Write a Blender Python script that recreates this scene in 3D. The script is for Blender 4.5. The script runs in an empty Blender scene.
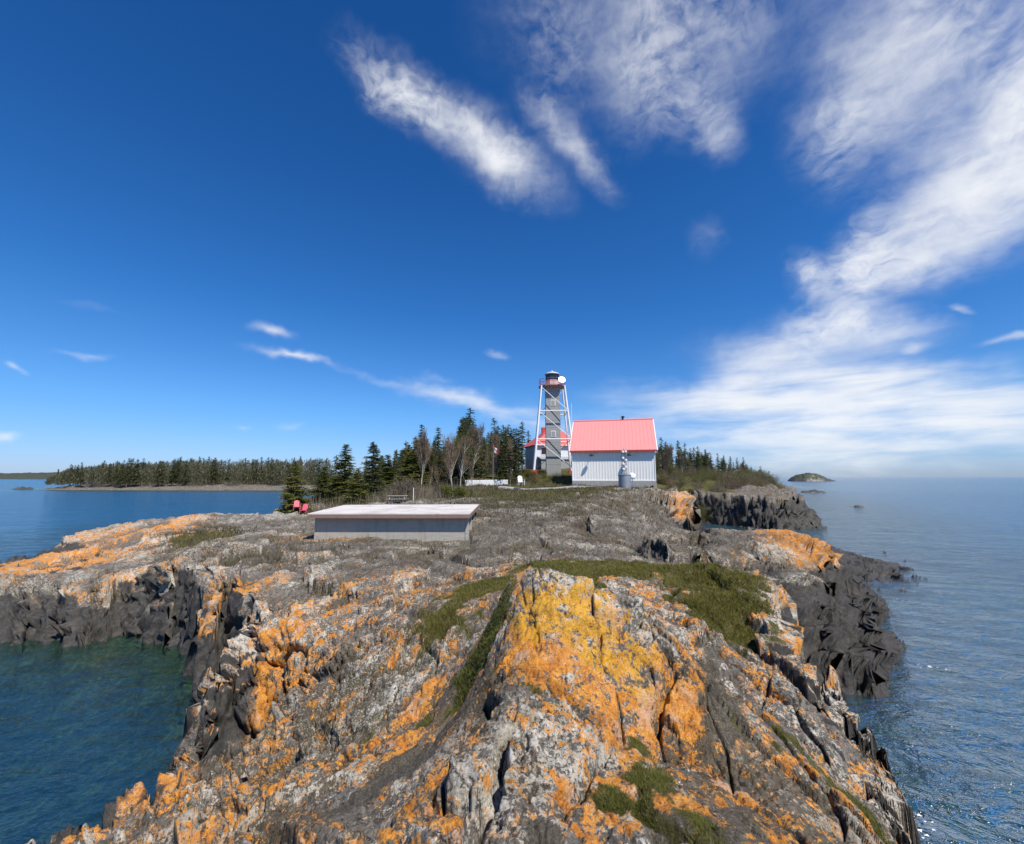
import bpy, math, random
import numpy as np
random.seed(11)
rng = np.random.default_rng(11)
R = math.radians
scene = bpy.context.scene
col = scene.collection

# ------------------------------------------------------------------ camera
FPX, W, H_, EYE, PITCH = 430.0, 1024, 844, 6.0, R(7.29)
cp_, sp_ = math.cos(PITCH), math.sin(PITCH)
cam_d = bpy.data.cameras.new('camera'); cam = bpy.data.objects.new('camera', cam_d); col.objects.link(cam)
cam.location = (0, 0, EYE); cam.rotation_euler = (math.pi/2 + PITCH, 0, 0)
cam_d.sensor_width = 36; cam_d.sensor_fit = 'HORIZONTAL'; cam_d.lens = FPX/W*36
cam_d.clip_start = 0.05; cam_d.clip_end = 30000
scene.camera = cam

def ray(px, py):
    a, b = (px-512)/FPX, (422-py)/FPX
    return np.array([a, cp_ - b*sp_, sp_ + b*cp_])
def at_z(px, py, z):
    r = ray(px, py); t = (z-EYE)/r[2]
    return np.array([r[0]*t, r[1]*t, z])
def at_y(px, py, y):
    r = ray(px, py); t = y/r[1]
    return np.array([r[0]*t, y, EYE + r[2]*t])

# ------------------------------------------------------------------ numpy noise
def h2(ix, iy, s=0):
    n = (ix.astype(np.int64)*374761393 + iy.astype(np.int64)*668265263 + s*974634777) & 0x7fffffff
    n = ((n ^ (n >> 13))*1274126177) & 0x7fffffff
    n = ((n ^ (n >> 16))*1911520717) & 0x7fffffff
    return ((n ^ (n >> 15)) & 0xffffff)/float(0xffffff)
def vn(x, y, s=0):
    ix, iy = np.floor(x), np.floor(y); fx, fy = x-ix, y-iy
    fx = fx*fx*fx*(fx*(fx*6-15)+10); fy = fy*fy*fy*(fy*(fy*6-15)+10)
    ix = ix.astype(np.int64); iy = iy.astype(np.int64)
    a, b, c, d = h2(ix, iy, s), h2(ix+1, iy, s), h2(ix, iy+1, s), h2(ix+1, iy+1, s)
    return (a+(b-a)*fx)*(1-fy) + (c+(d-c)*fx)*fy
def fbm(x, y, s=0, o=4, g=0.5):
    t = 0; a = 1; n = 0
    for k in range(o):
        t = t + a*(vn(x, y, s+k*17)-0.5); n += a; a *= g; x = x*2.03+3.1; y = y*2.03-1.7
    return t/n*2
def worley(x, y, s=0, jit=0.9):
    ix = np.floor(x).astype(np.int64); iy = np.floor(y).astype(np.int64)
    f1 = np.full(x.shape, 9.0); f2 = np.full(x.shape, 9.0)
    rid = np.zeros(x.shape); rid2 = np.zeros(x.shape); vx = np.zeros(x.shape); vy = np.zeros(x.shape)
    for dx in (-1, 0, 1):
        for dy in (-1, 0, 1):
            cx, cy = ix+dx, iy+dy
            px = cx + 0.5 + jit*(h2(cx, cy, s)-0.5) - x
            py = cy + 0.5 + jit*(h2(cx, cy, s+5)-0.5) - y
            d = np.sqrt(px*px+py*py)
            m = d < f1
            f2 = np.where(m, f1, np.minimum(f2, d))
            f1 = np.where(m, d, f1)
            vx = np.where(m, px, vx); vy = np.where(m, py, vy)
            rid = np.where(m, h2(cx, cy, s+9), rid); rid2 = np.where(m, h2(cx, cy, s+14), rid2)
    return f1, f2, rid, rid2, vx, vy
def sstep(a, b, x):
    t = np.clip((x-a)/(b-a), 0, 1); return t*t*(3-2*t)

# ------------------------------------------------------------------ the lie of the land (metres, x right, y ahead, lake level 0)
WL = [  # shoreline, walked from the cove round the bay and down the open coast
 (-12,-12),(-11,0),(-10.2,3.4),(-8.6,5.3),(-6.6,6.6),(-5.9,7.8)]
WL += [tuple(at_z(a,b,0)[:2]) for a,b in ((203,766),(200,748),(205,728),(207,706),(188,690),(170,668),(150,655),(118,642),(60,644),(0,644),(-60,642))]
WL += [(-30,17),(-34,18),(-35,22),(-29,23.5),(-30,27.5),(-35,35),(-38.5,43),(-33,46.5),(-27,47),(-24,51),(-19,57),(-17,75),(-26,115),(-55,165),(-95,196),(-150,197),(-226,204),
 (-238,232),(-238,420),(180,420),(170,260),(140,225),(129,203),(112,184),(92,150),(70,107),(51,76),(41,60),(36.5,52.5),(32,50.5),(28,53),(26.5,59),(24.5,64),(21.6,62),(19.6,52),(18.2,44),(17.8,40.5),(20,38.2),(24,38.6),(28.5,38.5),(29.5,34),(27.5,28)]
WL += [tuple(at_z(a,b,0)[:2]) for a,b in ((905,590),(880,596),(888,613),(878,622),(928,664),(876,671),(878,688),(848,704),(830,707))]
WL += [(6.6,10.3),(5.0,8.0),(4.25,6.3),(3.95,5.0),(3.5,4.1),(3.3,3.1),(3.7,1.6),(5.5,-1),(8,-12)]
WL = np.array(WL)
CPX = [(512,844,4.4),(300,844,3.7),(150,844,2.3),(100,844,1.75),(420,640,3.45),(340,686,2.75),(245,655,2.6),(290,648,2.7),(345,628,2.85),(285,702,1.85),(262,722,1.55),(322,668,2.5),(300,740,2.45),(200,790,1.65),(110,818,1.4),(150,790,1.4),(200,770,1.45),(250,748,1.75),(60,835,1.35),(215,750,1.4),(30,842,1.25),(100,815,1.55),
 (400,740,3.2),(400,800,3.7),(300,800,3.05),(200,830,2.4),(480,760,4.15),(500,690,4.2),(545,579,4.88),(503,602,4.55),(690,645,4.2),(645,611,4.55),(600,592,4.72),
 (650,740,3.9),(700,760,3.9),(560,700,4.25),(600,680,4.25),(640,670,4.2),(560,640,4.5),(478,640,3.72),(448,680,3.45),(466,700,3.6),(640,567,3.85),(560,566,3.8),(480,592,3.72),(430,605,3.4),(722,690,3.7),(760,700,3.8),(800,720,3.5),
 (850,742,3.2),(780,642,3.6),(740,602,3.8),(762,582,3.65),(840,800,3.5),(900,840,3.1),(780,780,3.85),(700,820,4.15),(600,830,4.3),(700,640,3.95),(720,572,3.75),
 (806,605,1.7),(830,640,1.2),(870,640,1.0),(895,654,.9),(912,659,.7),(843,690,.75),(800,570,2.3),(850,570,1.3),(760,560,2.6),(722,560,2.7),(800,540,3.0),(740,545,3.0),(710,552,2.4),(770,531,3.1),(835,548,2.5),(868,572,1.5),(890,585,.7),(860,606,1.2),
 (600,540,2.8),(500,545,2.8),(400,543,2.6),(320,543,2.6),(460,543,2.65),(300,545,2.6),(560,556,3.0),(450,572,3.0),(670,548,2.5),(715,547,1.3),(715,544,.4),(700,549,1.2),(695,546,.6),(735,546,1.2),(640,520,3.3),(600,506,3.6),(550,501,3.8),(500,506,3.6),(690,499,4.0),(660,495,4.3),(620,492,4.55),(590,488,4.75),
 (512,487,4.75),(480,490,4.5),(430,500,3.75),(380,503,3.2),(340,506,2.8),(300,513,2.4),(400,520,3.2),(250,530,2.5),(200,545,2.4),(150,527,2.4),(165,521,2.5),(110,538,1.8),(60,553,1.6),(0,562,1.45),(0,595,1.5),(60,595,1.55),
 (120,592,2.0),(200,604,2.4),(240,634,2.5),(300,620,2.7),(350,602,2.9),(300,580,2.7),(200,570,2.45),(400,600,3.05),(100,565,1.85)]
CPL = [tuple(at_z(a,b,z)) for a,b,z in CPX] + [(.6,7.2,4.0),(2,7.6,3.9),(2,9,3.9),(0,14,3.3),(3,14,3.3),(6,14,2.2),
 (12,53,4.85),(16,53,4.85),(8,53,4.85),(12,65,6.1),(6,66,6.5),(0,75,7),(-10,60,5),(-10,90,6),(-20,120,5),(-60,200,3),(-105,205,2.2),(-150,206,2),(-220,212,2),(-160,260,4),(20,70,6.3),(28,80,6.6),(45,110,7),(70,150,6.5),(100,185,5),(122,203,3.2),
 (35,54,3.7),(31,57,3.8),(38,62,3.9),(30,66,4.0),(35,58,4.0),(50,85,4.2),(16,42,4.1),(15,48,4.4),(18,56,5),(22,68,5.2),(0,0,4.4),(0,1.2,4.4),(-3,0,3.4),(-6,2,2.2),(3,1,3.9),(5,3,3),(0,-4,4.4),(-4,3,2.9),(-30,20,1.4),(0,300,5),(100,300,5)]
CPL = np.array(CPL, float)
def uv(x, y):
    q = np.sqrt(x*x + y*y + 2.0)
    return np.arctan2(x, y+1.2), np.log(q)
def tps_k(r2): return 0.5*r2*np.log(r2+1e-9)
cu, cv = uv(CPL[:,0], CPL[:,1])
nC = len(cu)
K = tps_k((cu[:,None]-cu)**2 + (cv[:,None]-cv)**2) + np.eye(nC)*2e-4
Pm = np.stack([np.ones(nC), cu, cv], 1)
A = np.block([[K, Pm], [Pm.T, np.zeros((3,3))]])
sol = np.linalg.solve(A, np.concatenate([CPL[:,2], np.zeros(3)]))
def base_z(x, y):
    u, v = uv(x, y)
    out = sol[nC] + sol[nC+1]*u + sol[nC+2]*v
    for i in range(nC):
        out = out + sol[i]*tps_k((u-cu[i])**2 + (v-cv[i])**2)
    return np.clip(out, 0.25, 8.5)
def shore_dist(x, y):
    n = len(WL); best = np.full(x.shape, 1e18); inside = np.zeros(x.shape, bool)
    for i in range(n):
        ax, ay = WL[i]; bx, by = WL[(i+1) % n]
        ex, ey = bx-ax, by-ay
        t = np.clip(((x-ax)*ex + (y-ay)*ey)/(ex*ex+ey*ey), 0, 1)
        best = np.minimum(best, (x-ax-ex*t)**2 + (y-ay-ey*t)**2)
        cond = ((ay > y) != (by > y))
        xi = ax + (y-ay)/np.where(ey == 0, 1e-9, ey)*ex
        inside ^= cond & (x < xi)
    return np.where(inside, 1, -1)*np.sqrt(best)

def blocks(x, y, s, ang, lx, ly, warp=0.25):
    """fractured rock: elongated joint blocks, each at its own height and tilt, with open cracks between"""
    ca, sa = math.cos(ang), math.sin(ang)
    a = (x*ca + y*sa)/lx; b = (-x*sa + y*ca)/ly
    a = a + warp*fbm(a*1.3, b*1.3, s+31, 2); b = b + warp*fbm(a*1.3, b*1.3, s+57, 2)
    f1, f2, r1, r2, vx, vy = worley(a, b, s)
    h = (r1-0.5) + 0.9*(r2-0.5)*vx + 0.9*(h2((r1*99991).astype(np.int64), (r2*99991).astype(np.int64), 3)-0.5)*vy
    return h, f2-f1, r1, r2
def land(x, y):
    d = np.sqrt(x*x+y*y)
    sc = np.clip(d/12, 0.55, 3.0)
    wx = x + 0.35*sc*fbm(x*0.7/sc, y*0.7/sc, 71, 4); wy = y + 0.35*sc*fbm(x*0.7/sc, y*0.7/sc, 83, 4)
    sd = shore_dist(wx, wy)
    hb, cb, r1, r2 = blocks(x, y, 201, 0.35, 0.55*sc, 0.75*sc, 0.35)
    hb2, cb2, q1, q2 = blocks(x, y, 231, -0.4, 0.22*sc, 0.3*sc, 0.3)
    sdj = sd + (1-.6*sstep(5, 7, x)*sstep(35, 28, y) - .55*sstep(34, 40, d))*(0.95*sc*(r1-0.5) + 0.35*sc*(q1-0.5))*np.exp(-(np.abs(sd)/(1.5*sc))**2)
    zb = base_z(x, y)
    # low gully in front of the inlet
    gul = sstep(.425, .445, x/np.maximum(y, 1))*sstep(.60, .54, x/np.maximum(y, 1))*sstep(25.5, 28, y)*sstep(46, 43, y)
    zb = zb*(1-gul) + np.minimum(zb, np.maximum(EYE-.158*y-.25, .3))*gul
    # joint blocks of three sizes
    near = np.exp(-(d/9)**2)
    hA, cA, _, _ = blocks(x, y, 301, -0.7, .9, 1.4, .45)
    hA2, cA2, _, _ = blocks(x, y, 341, 0.5, 2.2, 4.0)
    hA3, cA3, _, _ = blocks(x, y, 371, -0.6, 4.5, 8.0, .5); hA4, cA4, _, _ = blocks(x, y, 391, 0.9, 1.6, 2.6, .5)
    crag = sstep(32, 48, d)*sstep(8, 14, x)
    hB, cB, _, _ = blocks(x, y, 401, .6, 0.45, 0.62, .4)
    hC, cC, _, _ = blocks(x, y, 501, 0.2, 0.16, 0.24)
    rock = sstep(3.9, 3.3, np.abs(zb-1)) if False else 1.0
    shelf0 = sstep(5.2, 7.2, x)*sstep(2.9, 2.2, zb)*sstep(35, 28, y)
    wild = np.maximum(sstep(62, 50, y), sstep(-2, 3, x-(6+.42*y)))                      # soil covered land behind the buildings
    soil = np.exp(-(((x-2)/11)**2 + ((y-47)/9)**2))
    amp = wild*(1-0.75*soil)*(1-.72*shelf0)
    sm = smooth_zones(x, y)
    det = (0.15*near + 0.09)*hA + 0.42*(1-near)*hA2 + .75*crag*hA3 + .30*crag*hA4 + 0.20*near*hA4 + (0.050 + 0.05*(1-near))*hB + 0.020*hC
    cr = -(.03+0.09*near)*(1-sstep(0.0, 0.07, cA)) - (0.030+.02*(1-near))*(1-sstep(0, 0.09, cB)) - 0.16*(1-near)*(1-sstep(0, 0.05, cA2)) - 0.012*(1-sstep(0, 0.16, cC)) - 0.5*crag*(1-sstep(0, .12, cA3)) - 0.16*near*(1-sstep(0, .05, cA4))*1.5
    fb = 0.16*fbm(x*0.9, y*0.9, 7, 5) + 0.055*fbm(x*5, y*5, 19, 4, 0.6) + 0.35*(1-near)*fbm(x*.22, y*.22, 5, 3)
    fine = 0.018*fbm(x*22, y*22, 29, 3, 0.6)*sstep(25, 8, d)
    amp = amp*(1-.8*gul)
    zl = zb + amp*((det+cr)*(1-0.8*sm) + fb*(1-0.5*sm)) + fine + (1-amp)*0.25*fbm(x*.3, y*.3, 5, 3)
    # ledges on the low shelves of the open coast and the inner cove wall
    shelf = np.maximum(sstep(5.5, 8.0, x)*sstep(3.0, 2.4, zb)*sstep(60, 40, y), .8*sstep(-13, -16, x)*sstep(20, 18, y))
    dip = 0.10*x + 0.02*y + 0.30*fbm(x*.25, y*.25, 91, 3)
    st = 0.58; q = (zl+dip)/st; fr = q-np.floor(q)
    zt = (np.floor(q) + .12*fr + .88*sstep(0.74, 0.96, fr))*st - dip
    zl = zl*(1-0.85*shelf) + zt*0.85*shelf
    # shore profile: steep cliff, ledged toe
    wcl = (0.40 + 0.25*(r2-0.5))*np.clip(d/11, 0.6, 6) * (1 + 1.5*shelf)
    far = sstep(90, 150, d)
    wcl = wcl*(1-far) + 12*far
    t = np.clip(sdj/wcl, 0, 1)
    prof = np.where(t < 0.35, t*0.45/0.35*0.9, 0.405 + (t-0.35)/0.65*0.595)
    bed = -0.12 - np.clip(-sdj, 0, 400)*0.16 - 0.5*sstep(0, 3, -sdj) + 0.35*fbm(x*0.6, y*0.6, 44, 4) * sstep(0.2, 2, -sdj) + 0.2*hA2*sstep(0.5, 2, -sdj)
    bed = np.maximum(bed, -5)
    z = np.where(sdj > 0, -0.1 + (np.maximum(zl, 0.12)+0.1)*prof, bed)
    return z, sdj
_sm = []
def smooth_zones(x, y):
    o = np.zeros(x.shape)
    for cx, cy, rx, ry, k in _sm:
        o = np.maximum(o, k*np.exp(-(((x-cx)/rx)**2 + ((y-cy)/ry)**2)**1.5))
    return o
for (a, b, z, rx, ry, k) in ((640,566,3.85,3.6,1.4,1),(480,592,3.8,1.4,1.3,.9),(715,545,1.2,5,9,.75),(390,545,2.65,6,3,.7),(720,690,3.9,.6,.7,.45),(400,760,3.4,.9,1.0,.75),(700,800,4.1,.7,.5,.9),(480,640,4.0,.7,.7,.8),(660,770,3.95,.45,.4,.9)):
    p = at_z(a, b, z); _sm.append((p[0], p[1], rx, ry, k))
_sm.append((-6.0, 25.5, 6.5, 5, .8))

# ------------------------------------------------------------------ polar ground sheet, finer close to the lens
def rings(c0, c1, c2):
    r = [0.55]
    while r[-1] < 420:
        d = r[-1]; r.append(d + d*(c0 if d < 14 else c1 if d < 70 else c2))
    return np.array(r)
def raise_land(X, Y):
    Z = np.empty_like(X); S = np.empty_like(X)
    for i in range(0, len(X), 120): Z[i:i+120], S[i:i+120] = land(X[i:i+120], Y[i:i+120])[:2]
    return Z, S
def blur(a, kr, ka):
    for ax, k in ((0, kr), (1, ka)):
        pad = [(0, 0), (0, 0)]; pad[ax] = (k+1, k)
        c = np.cumsum(np.pad(a, pad, mode='edge'), axis=ax)
        a = (np.take(c, range(2*k+1, c.shape[ax]), ax) - np.take(c, range(0, c.shape[ax]-2*k-1), ax))/(2*k+1)
    return a
# first a plain survey grid, for placing things and for finding the steep ground
NA1 = 640; az1 = np.linspace(R(-74), R(74), NA1); rad1 = rings(.0075, .010, .014); NR1 = len(rad1)
A1_, R1_ = np.meshgrid(az1, rad1); GX1, GY1 = R1_*np.sin(A1_), R1_*np.cos(A1_)
GZ1, SD1 = raise_land(GX1, GY1)
# then the sheet itself: rings crowd together on cliffs so that steep faces get as many facets as level ground
NA, NR = 1160, 1180
az = np.linspace(az1[0], az1[-1], NA)
kd = np.where(rad1 < 14, .0052, np.where(rad1 < 70, .0085, .016))*rad1
wgt = np.gradient(rad1)[:, None]/kd[:, None] + np.clip(np.abs(np.gradient(GZ1, axis=0)), 0, 3)/(.0058*R1_)*np.where(R1_ < 80, 1, .3)
wgt = blur(wgt, 2, 5)
S1 = np.cumsum(wgt, axis=0); S1 = (S1 - S1[0])/(S1[-1]-S1[0])
RD = np.empty((NR, NA)); un = np.linspace(0, 1, NR); jf = np.linspace(0, NA1-1.001, NA)
for j in range(NA):
    j0 = int(jf[j]); f = jf[j]-j0
    RD[:, j] = np.interp(un, S1[:, j0]*(1-f) + S1[:, j0+1]*f, rad1)
AZ = np.broadcast_to(az, RD.shape)
GX, GY = RD*np.sin(AZ), RD*np.cos(AZ)
GZ, SD = raise_land(GX, GY)
REL = GZ - blur(GZ, 9, 11)
GZS = blur(GZ, 5, 5)

def zat(x, y):
    a = math.atan2(x, y); r = math.hypot(x, y)
    j = np.clip((a-az1[0])/(az1[1]-az1[0]), 0, NA1-1.001); i = np.clip(np.interp(r, rad1, np.arange(NR1)), 0, NR1-1.001)
    i0, j0 = int(i), int(j); fi, fj = i-i0, j-j0
    return float((GZ1[i0, j0]*(1-fj)+GZ1[i0, j0+1]*fj)*(1-fi) + (GZ1[i0+1, j0]*(1-fj)+GZ1[i0+1, j0+1]*fj)*fi)
def pick(px, py):
    """where the line of sight through a pixel of the photograph meets the ground"""
    r = ray(px, py); a = math.atan2(r[0], r[1]); j = int(round(np.clip((a-az1[0])/(az1[1]-az1[0]), 0, NA1-1)))
    zz = EYE + rad1/math.hypot(r[0], r[1])*r[2]
    hit = np.nonzero(GZ1[:, j] > zz)[0]
    i = hit[0] if len(hit) else NR1-1
    return np.array([GX1[i, j], GY1[i, j], GZ1[i, j]])


# ------------------------------------------------------------------ jointed rock on the steep faces: real relief, pushed along the surface
def h3(ix, iy, iz, s): return h2(ix + iz*7919, iy - iz*104729 + 31*s, s)
def worley3(x, y, z, s):
    ix, iy, iz = (np.floor(v).astype(np.int64) for v in (x, y, z))
    f1 = np.full(x.shape, 9.0); f2 = np.full(x.shape, 9.0); rid = np.zeros(x.shape)
    for dx in (-1, 0, 1):
        for dy in (-1, 0, 1):
            for dz in (-1, 0, 1):
                cx, cy, cz = ix+dx, iy+dy, iz+dz; q = h3(cx, cy, cz, s); q2 = (q*97.31) % 1; q3 = (q*911.7) % 1
                d = (cx+.1+.8*q-x)**2 + (cy+.1+.8*q2-y)**2 + (cz+.1+.8*q3-z)**2
                m = d < f1; f2 = np.where(m, f1, np.minimum(f2, d)); f1 = np.where(m, d, f1); rid = np.where(m, (q*313.7) % 1, rid)
    return np.sqrt(f1), np.sqrt(f2), rid
dist = np.hypot(GX, GY)
slope = np.hypot(np.gradient(GZ, axis=0)/np.gradient(RD, axis=0), np.gradient(GZ, axis=1)/(RD*(az[1]-az[0])))
steep = sstep(.7, 1.5, blur(np.clip(slope, 0, 4), 3, 2))*sstep(-1.2, -.3, GZ)
shelfm = sstep(5.5, 7.5, GX)*sstep(3.2, 2.2, GZ)*sstep(40, 34, GY)*sstep(-1.2, -.3, GZ)
PX, PY, PZ = GX.copy(), GY.copy(), GZ.copy()
bx, by, bz = (blur(blur(v, 8, 8), 6, 6) for v in (GX, GY, GZ))
tu = np.stack([np.gradient(v, axis=1) for v in (bx, by, bz)], -1); tv = np.stack([np.gradient(v, axis=0) for v in (bx, by, bz)], -1)
NRM = np.cross(tu, tv); NRM /= np.linalg.norm(NRM, axis=-1, keepdims=True)+1e-12; NRM *= np.sign(NRM[..., 2:3]+1e-9)
def push(mask, cell, amp, s, tilt=(0, 0), warp=.25, crack=.9, ang=0.0, upright=False):
    k = mask > .02
    x, y, z = GX[k], GY[k], GZ[k]
    z2 = z + tilt[0]*x + tilt[1]*y
    x = x + warp*fbm(z*1.1+x*.3, y*.9, s, 3); y = y + warp*fbm(z*1.3-3, x*.9, s+7, 3); z2 = z2 + warp*.6*fbm(x*.8, y*.8, s+9, 3)
    x, y = x*math.cos(ang) + y*math.sin(ang), -x*math.sin(ang) + y*math.cos(ang)
    f1, f2, r = worley3(x/cell[0], y/cell[1], z2/cell[2], s)
    dd = amp*mask[k]*((r-.5) - crack*(1-sstep(0, .16, f2-f1)))
    if upright: PZ[k] += dd; return
    for A_, c_ in ((PX, 0), (PY, 1), (PZ, 2)): A_[k] += dd*NRM[k][:, c_]
cove = steep*sstep(23, 20.5, GY)*sstep(-1.5, -3.5, GX)
push(cove*sstep(-15, -12, GX), (.50, .50, 1.7), .42, 5, (.1, .25), .12, .7)
push(cove*sstep(-12, -15, GX), (1.6, 1.2, .36), .55, 6, (.06, .05), .2, .6)
push(cove, (.22, .22, .34), .10, 7)
rs = np.maximum(shelfm, steep*sstep(3, 5, GX)*sstep(40, 34, GY))*sstep(-.45, .1, GZ)
push(rs, (4.2, 1.7, 3.0), .34, 8, (.1, 0), .35, .15, -.40, True)
push(rs, (1.5, 1.1, 1.2), .10, 18, (.1, 0), .25, .25, -.5, True)
fb_ = steep*sstep(33, 38, dist)*sstep(130, 90, dist)*sstep(5, 9, GX)
push(fb_, (3.2, 3.2, .9), .8, 10, (.15, .1), .3, .5)
push(fb_, (.9, .9, .5), .25, 11)
def strata(mask, thick, amp, tilt, s):
    # bedding: every bed juts out at its top and is undercut at its foot
    k = mask > .02
    x, y, z = GX[k], GY[k], PZ[k]
    L = (z + tilt[0]*x + tilt[1]*y + .35*fbm(x*.35, y*.35, s, 3) + .08*fbm(x*1.7, y*1.7, s+4, 3))/thick
    n = np.floor(L); fr = L-n; a = .55 + .9*h2(n.astype(np.int64), np.floor(x*.35+y*.3 + n*.37).astype(np.int64), s)
    dd = amp*mask[k]*a*(fr**1.6*(1-sstep(.93, 1.0, fr)) - .3)
    w = NRM[k].copy(); w[:, 2] *= .35; w /= np.linalg.norm(w, axis=1)[:, None]+1e-9
    for A_, c_ in ((PX, 0), (PY, 1), (PZ, 2)): A_[k] += dd*w[:, c_]
strata(rs, .50, .44, (.13, .03), 301)
strata(fb_, .95, .9, (.10, .02), 303)
strata(cove*sstep(-11, -14, GX), .42, .40, (.05, .04), 305)
push(sstep(15, 11, dist)*sstep(.3, .8, GZ)*(1-smooth_zones(GX, GY))*(1-cove), (.55, .70, .42), .040, 12, (.5, -.3), .35, .5)
push(sstep(11, 7, dist)*sstep(.3, .8, GZ)*(1-smooth_zones(GX, GY))*(1-cove), (.17, .21, .15), .012, 13, (.3, .4), .2, .6)

# ------------------------------------------------------------------ mesh + material helpers
def np_mesh(name, V, F, mat, attrs=None, smooth=False, parent=None):
    me = bpy.data.meshes.new(name)
    V = np.ascontiguousarray(V, np.float32); F = np.ascontiguousarray(F, np.int32)
    k = F.shape[1]
    me.vertices.add(len(V)); me.vertices.foreach_set('co', V.ravel())
    me.loops.add(F.size); me.loops.foreach_set('vertex_index', F.ravel())
    me.polygons.add(len(F)); me.polygons.foreach_set('loop_start', np.arange(0, F.size, k, dtype=np.int32))
    me.polygons.foreach_set('loop_total', np.full(len(F), k, np.int32)) if bpy.app.version < (4, 1, 0) else None
    me.update(calc_edges=True)
    for an, av in (attrs or {}).items():
        if av.ndim == 2:
            at = me.attributes.new(an, 'FLOAT_VECTOR', 'POINT'); at.data.foreach_set('vector', np.ascontiguousarray(av, np.float32).ravel())
        else:
            at = me.attributes.new(an, 'FLOAT', 'POINT'); at.data.foreach_set('value', np.ascontiguousarray(av, np.float32))
    if smooth: me.polygons.foreach_set('use_smooth', np.ones(len(F), bool))
    me.validate()
    if mat: me.materials.append(mat)
    o = bpy.data.objects.new(name, me); col.objects.link(o)
    if parent: o.parent = parent
    return o

class NT:
    def __init__(s, tree): s.t = tree; s.n = tree.nodes; s.l = tree.links
    def add(s, typ, ins=None, **kw):
        nd = s.n.new(typ)
        for k, v in kw.items(): setattr(nd, k, v)
        for k, v in (ins or {}).items(): s.set(nd.inputs[k], v)
        return nd
    def set(s, sock, v):
        if hasattr(v, 'outputs'): v = v.outputs[0]
        if isinstance(v, bpy.types.NodeSocket): s.l.new(v, sock)
        else:
            if isinstance(v, (tuple, list)) and sock.type == 'RGBA' and len(v) == 3: v = (*v, 1)
            sock.default_value = v
    def m(s, op, a, b=0.0, c=None, clamp=False):
        nd = s.n.new('ShaderNodeMath'); nd.operation = op; nd.use_clamp = clamp
        s.set(nd.inputs[0], a); s.set(nd.inputs[1], b)
        if c is not None: s.set(nd.inputs[2], c)
        return nd.outputs[0]
    def vm(s, op, a, b=None):
        nd = s.n.new('ShaderNodeVectorMath'); nd.operation = op; s.set(nd.inputs[0], a)
        if b is not None: s.set(nd.inputs[3 if op == 'SCALE' else 1], b)
        return nd.outputs['Value'] if op in ('LENGTH', 'DOT_PRODUCT') else nd.outputs[0]
    def noise(s, vec, scale, detail=4, rough=0.55, dist=0.0):
        nd = s.add('ShaderNodeTexNoise', {'Scale': scale, 'Detail': detail, 'Roughness': rough, 'Distortion': dist})
        if vec is not None: s.set(nd.inputs['Vector'], vec)
        return nd.outputs['Fac']
    def mix(s, f, a, b, mode='MIX'):
        nd = s.n.new('ShaderNodeMix'); nd.data_type = 'RGBA'; nd.blend_type = mode
        s.set(nd.inputs[0], f); s.set(nd.inputs[6], a); s.set(nd.inputs[7], b)
        return nd.outputs[2]
    def mr(s, v, a, b, c=0.0, d=1.0, smooth=True):
        nd = s.n.new('ShaderNodeMapRange'); nd.interpolation_type = 'SMOOTHSTEP' if smooth else 'LINEAR'
        for k, w in zip(range(5), (v, a, b, c, d)): s.set(nd.inputs[k], w)
        return nd.outputs[0]
    def ramp(s, f, stops):
        nd = s.n.new('ShaderNodeValToRGB'); s.set(nd.inputs[0], f)
        e = nd.color_ramp.elements
        while len(e) < len(stops): e.new(0.5)
        for el, (p, c) in zip(e, stops): el.position = p; el.color = (*c, 1)
        return nd.outputs[0]
    def bump(s, h, strength=0.5, dist=0.02, nrm=None):
        nd = s.add('ShaderNodeBump', {'Strength': strength, 'Distance': dist, 'Height': h})
        if nrm is not None: s.set(nd.inputs['Normal'], nrm)
        return nd.outputs[0]
def new_mat(name):
    mt = bpy.data.materials.new(name); mt.use_nodes = True
    t = NT(mt.node_tree); return mt, t, mt.node_tree.nodes['Principled BSDF']
def attr(t, name, vec=False):
    nd = t.add('ShaderNodeAttribute', attribute_name=name)
    return nd.outputs['Vector' if vec else 'Fac']
def paint(name, c, rough=0.6, var=0.12, scale=6.0, dirt=0.0, dirtc=(.2, .17, .13), metal=0.0, spec=0.4, stripes=None):
    mt, t, b = new_mat(name)
    tc = t.add('ShaderNodeTexCoord').outputs['Object']
    n = t.noise(tc, scale, 6, 0.65)
    c2 = tuple(max(0, v*(1-var*2)) for v in c)
    cc = t.mix(n, c2, tuple(min(1, v*(1+var*0.6)) for v in c))
    if dirt:
        st = t.add('ShaderNodeMapping', {'Vector': tc, 'Scale': (5, 5, .5)})
        dn = t.mr(t.noise(st, 1.6, 5, 0.7), 0.5, 0.8)
        cc = t.mix(t.m('MULTIPLY', dn, dirt), cc, dirtc)
    t.set(b.inputs['Base Color'], cc); b.inputs['Roughness'].default_value = rough; b.inputs['Metallic'].default_value = metal
    b.inputs['Specular IOR Level'].default_value = spec
    t.set(b.inputs['Normal'], t.bump(t.noise(tc, scale*6, 4), 0.15, 0.01))
    return mt
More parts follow.
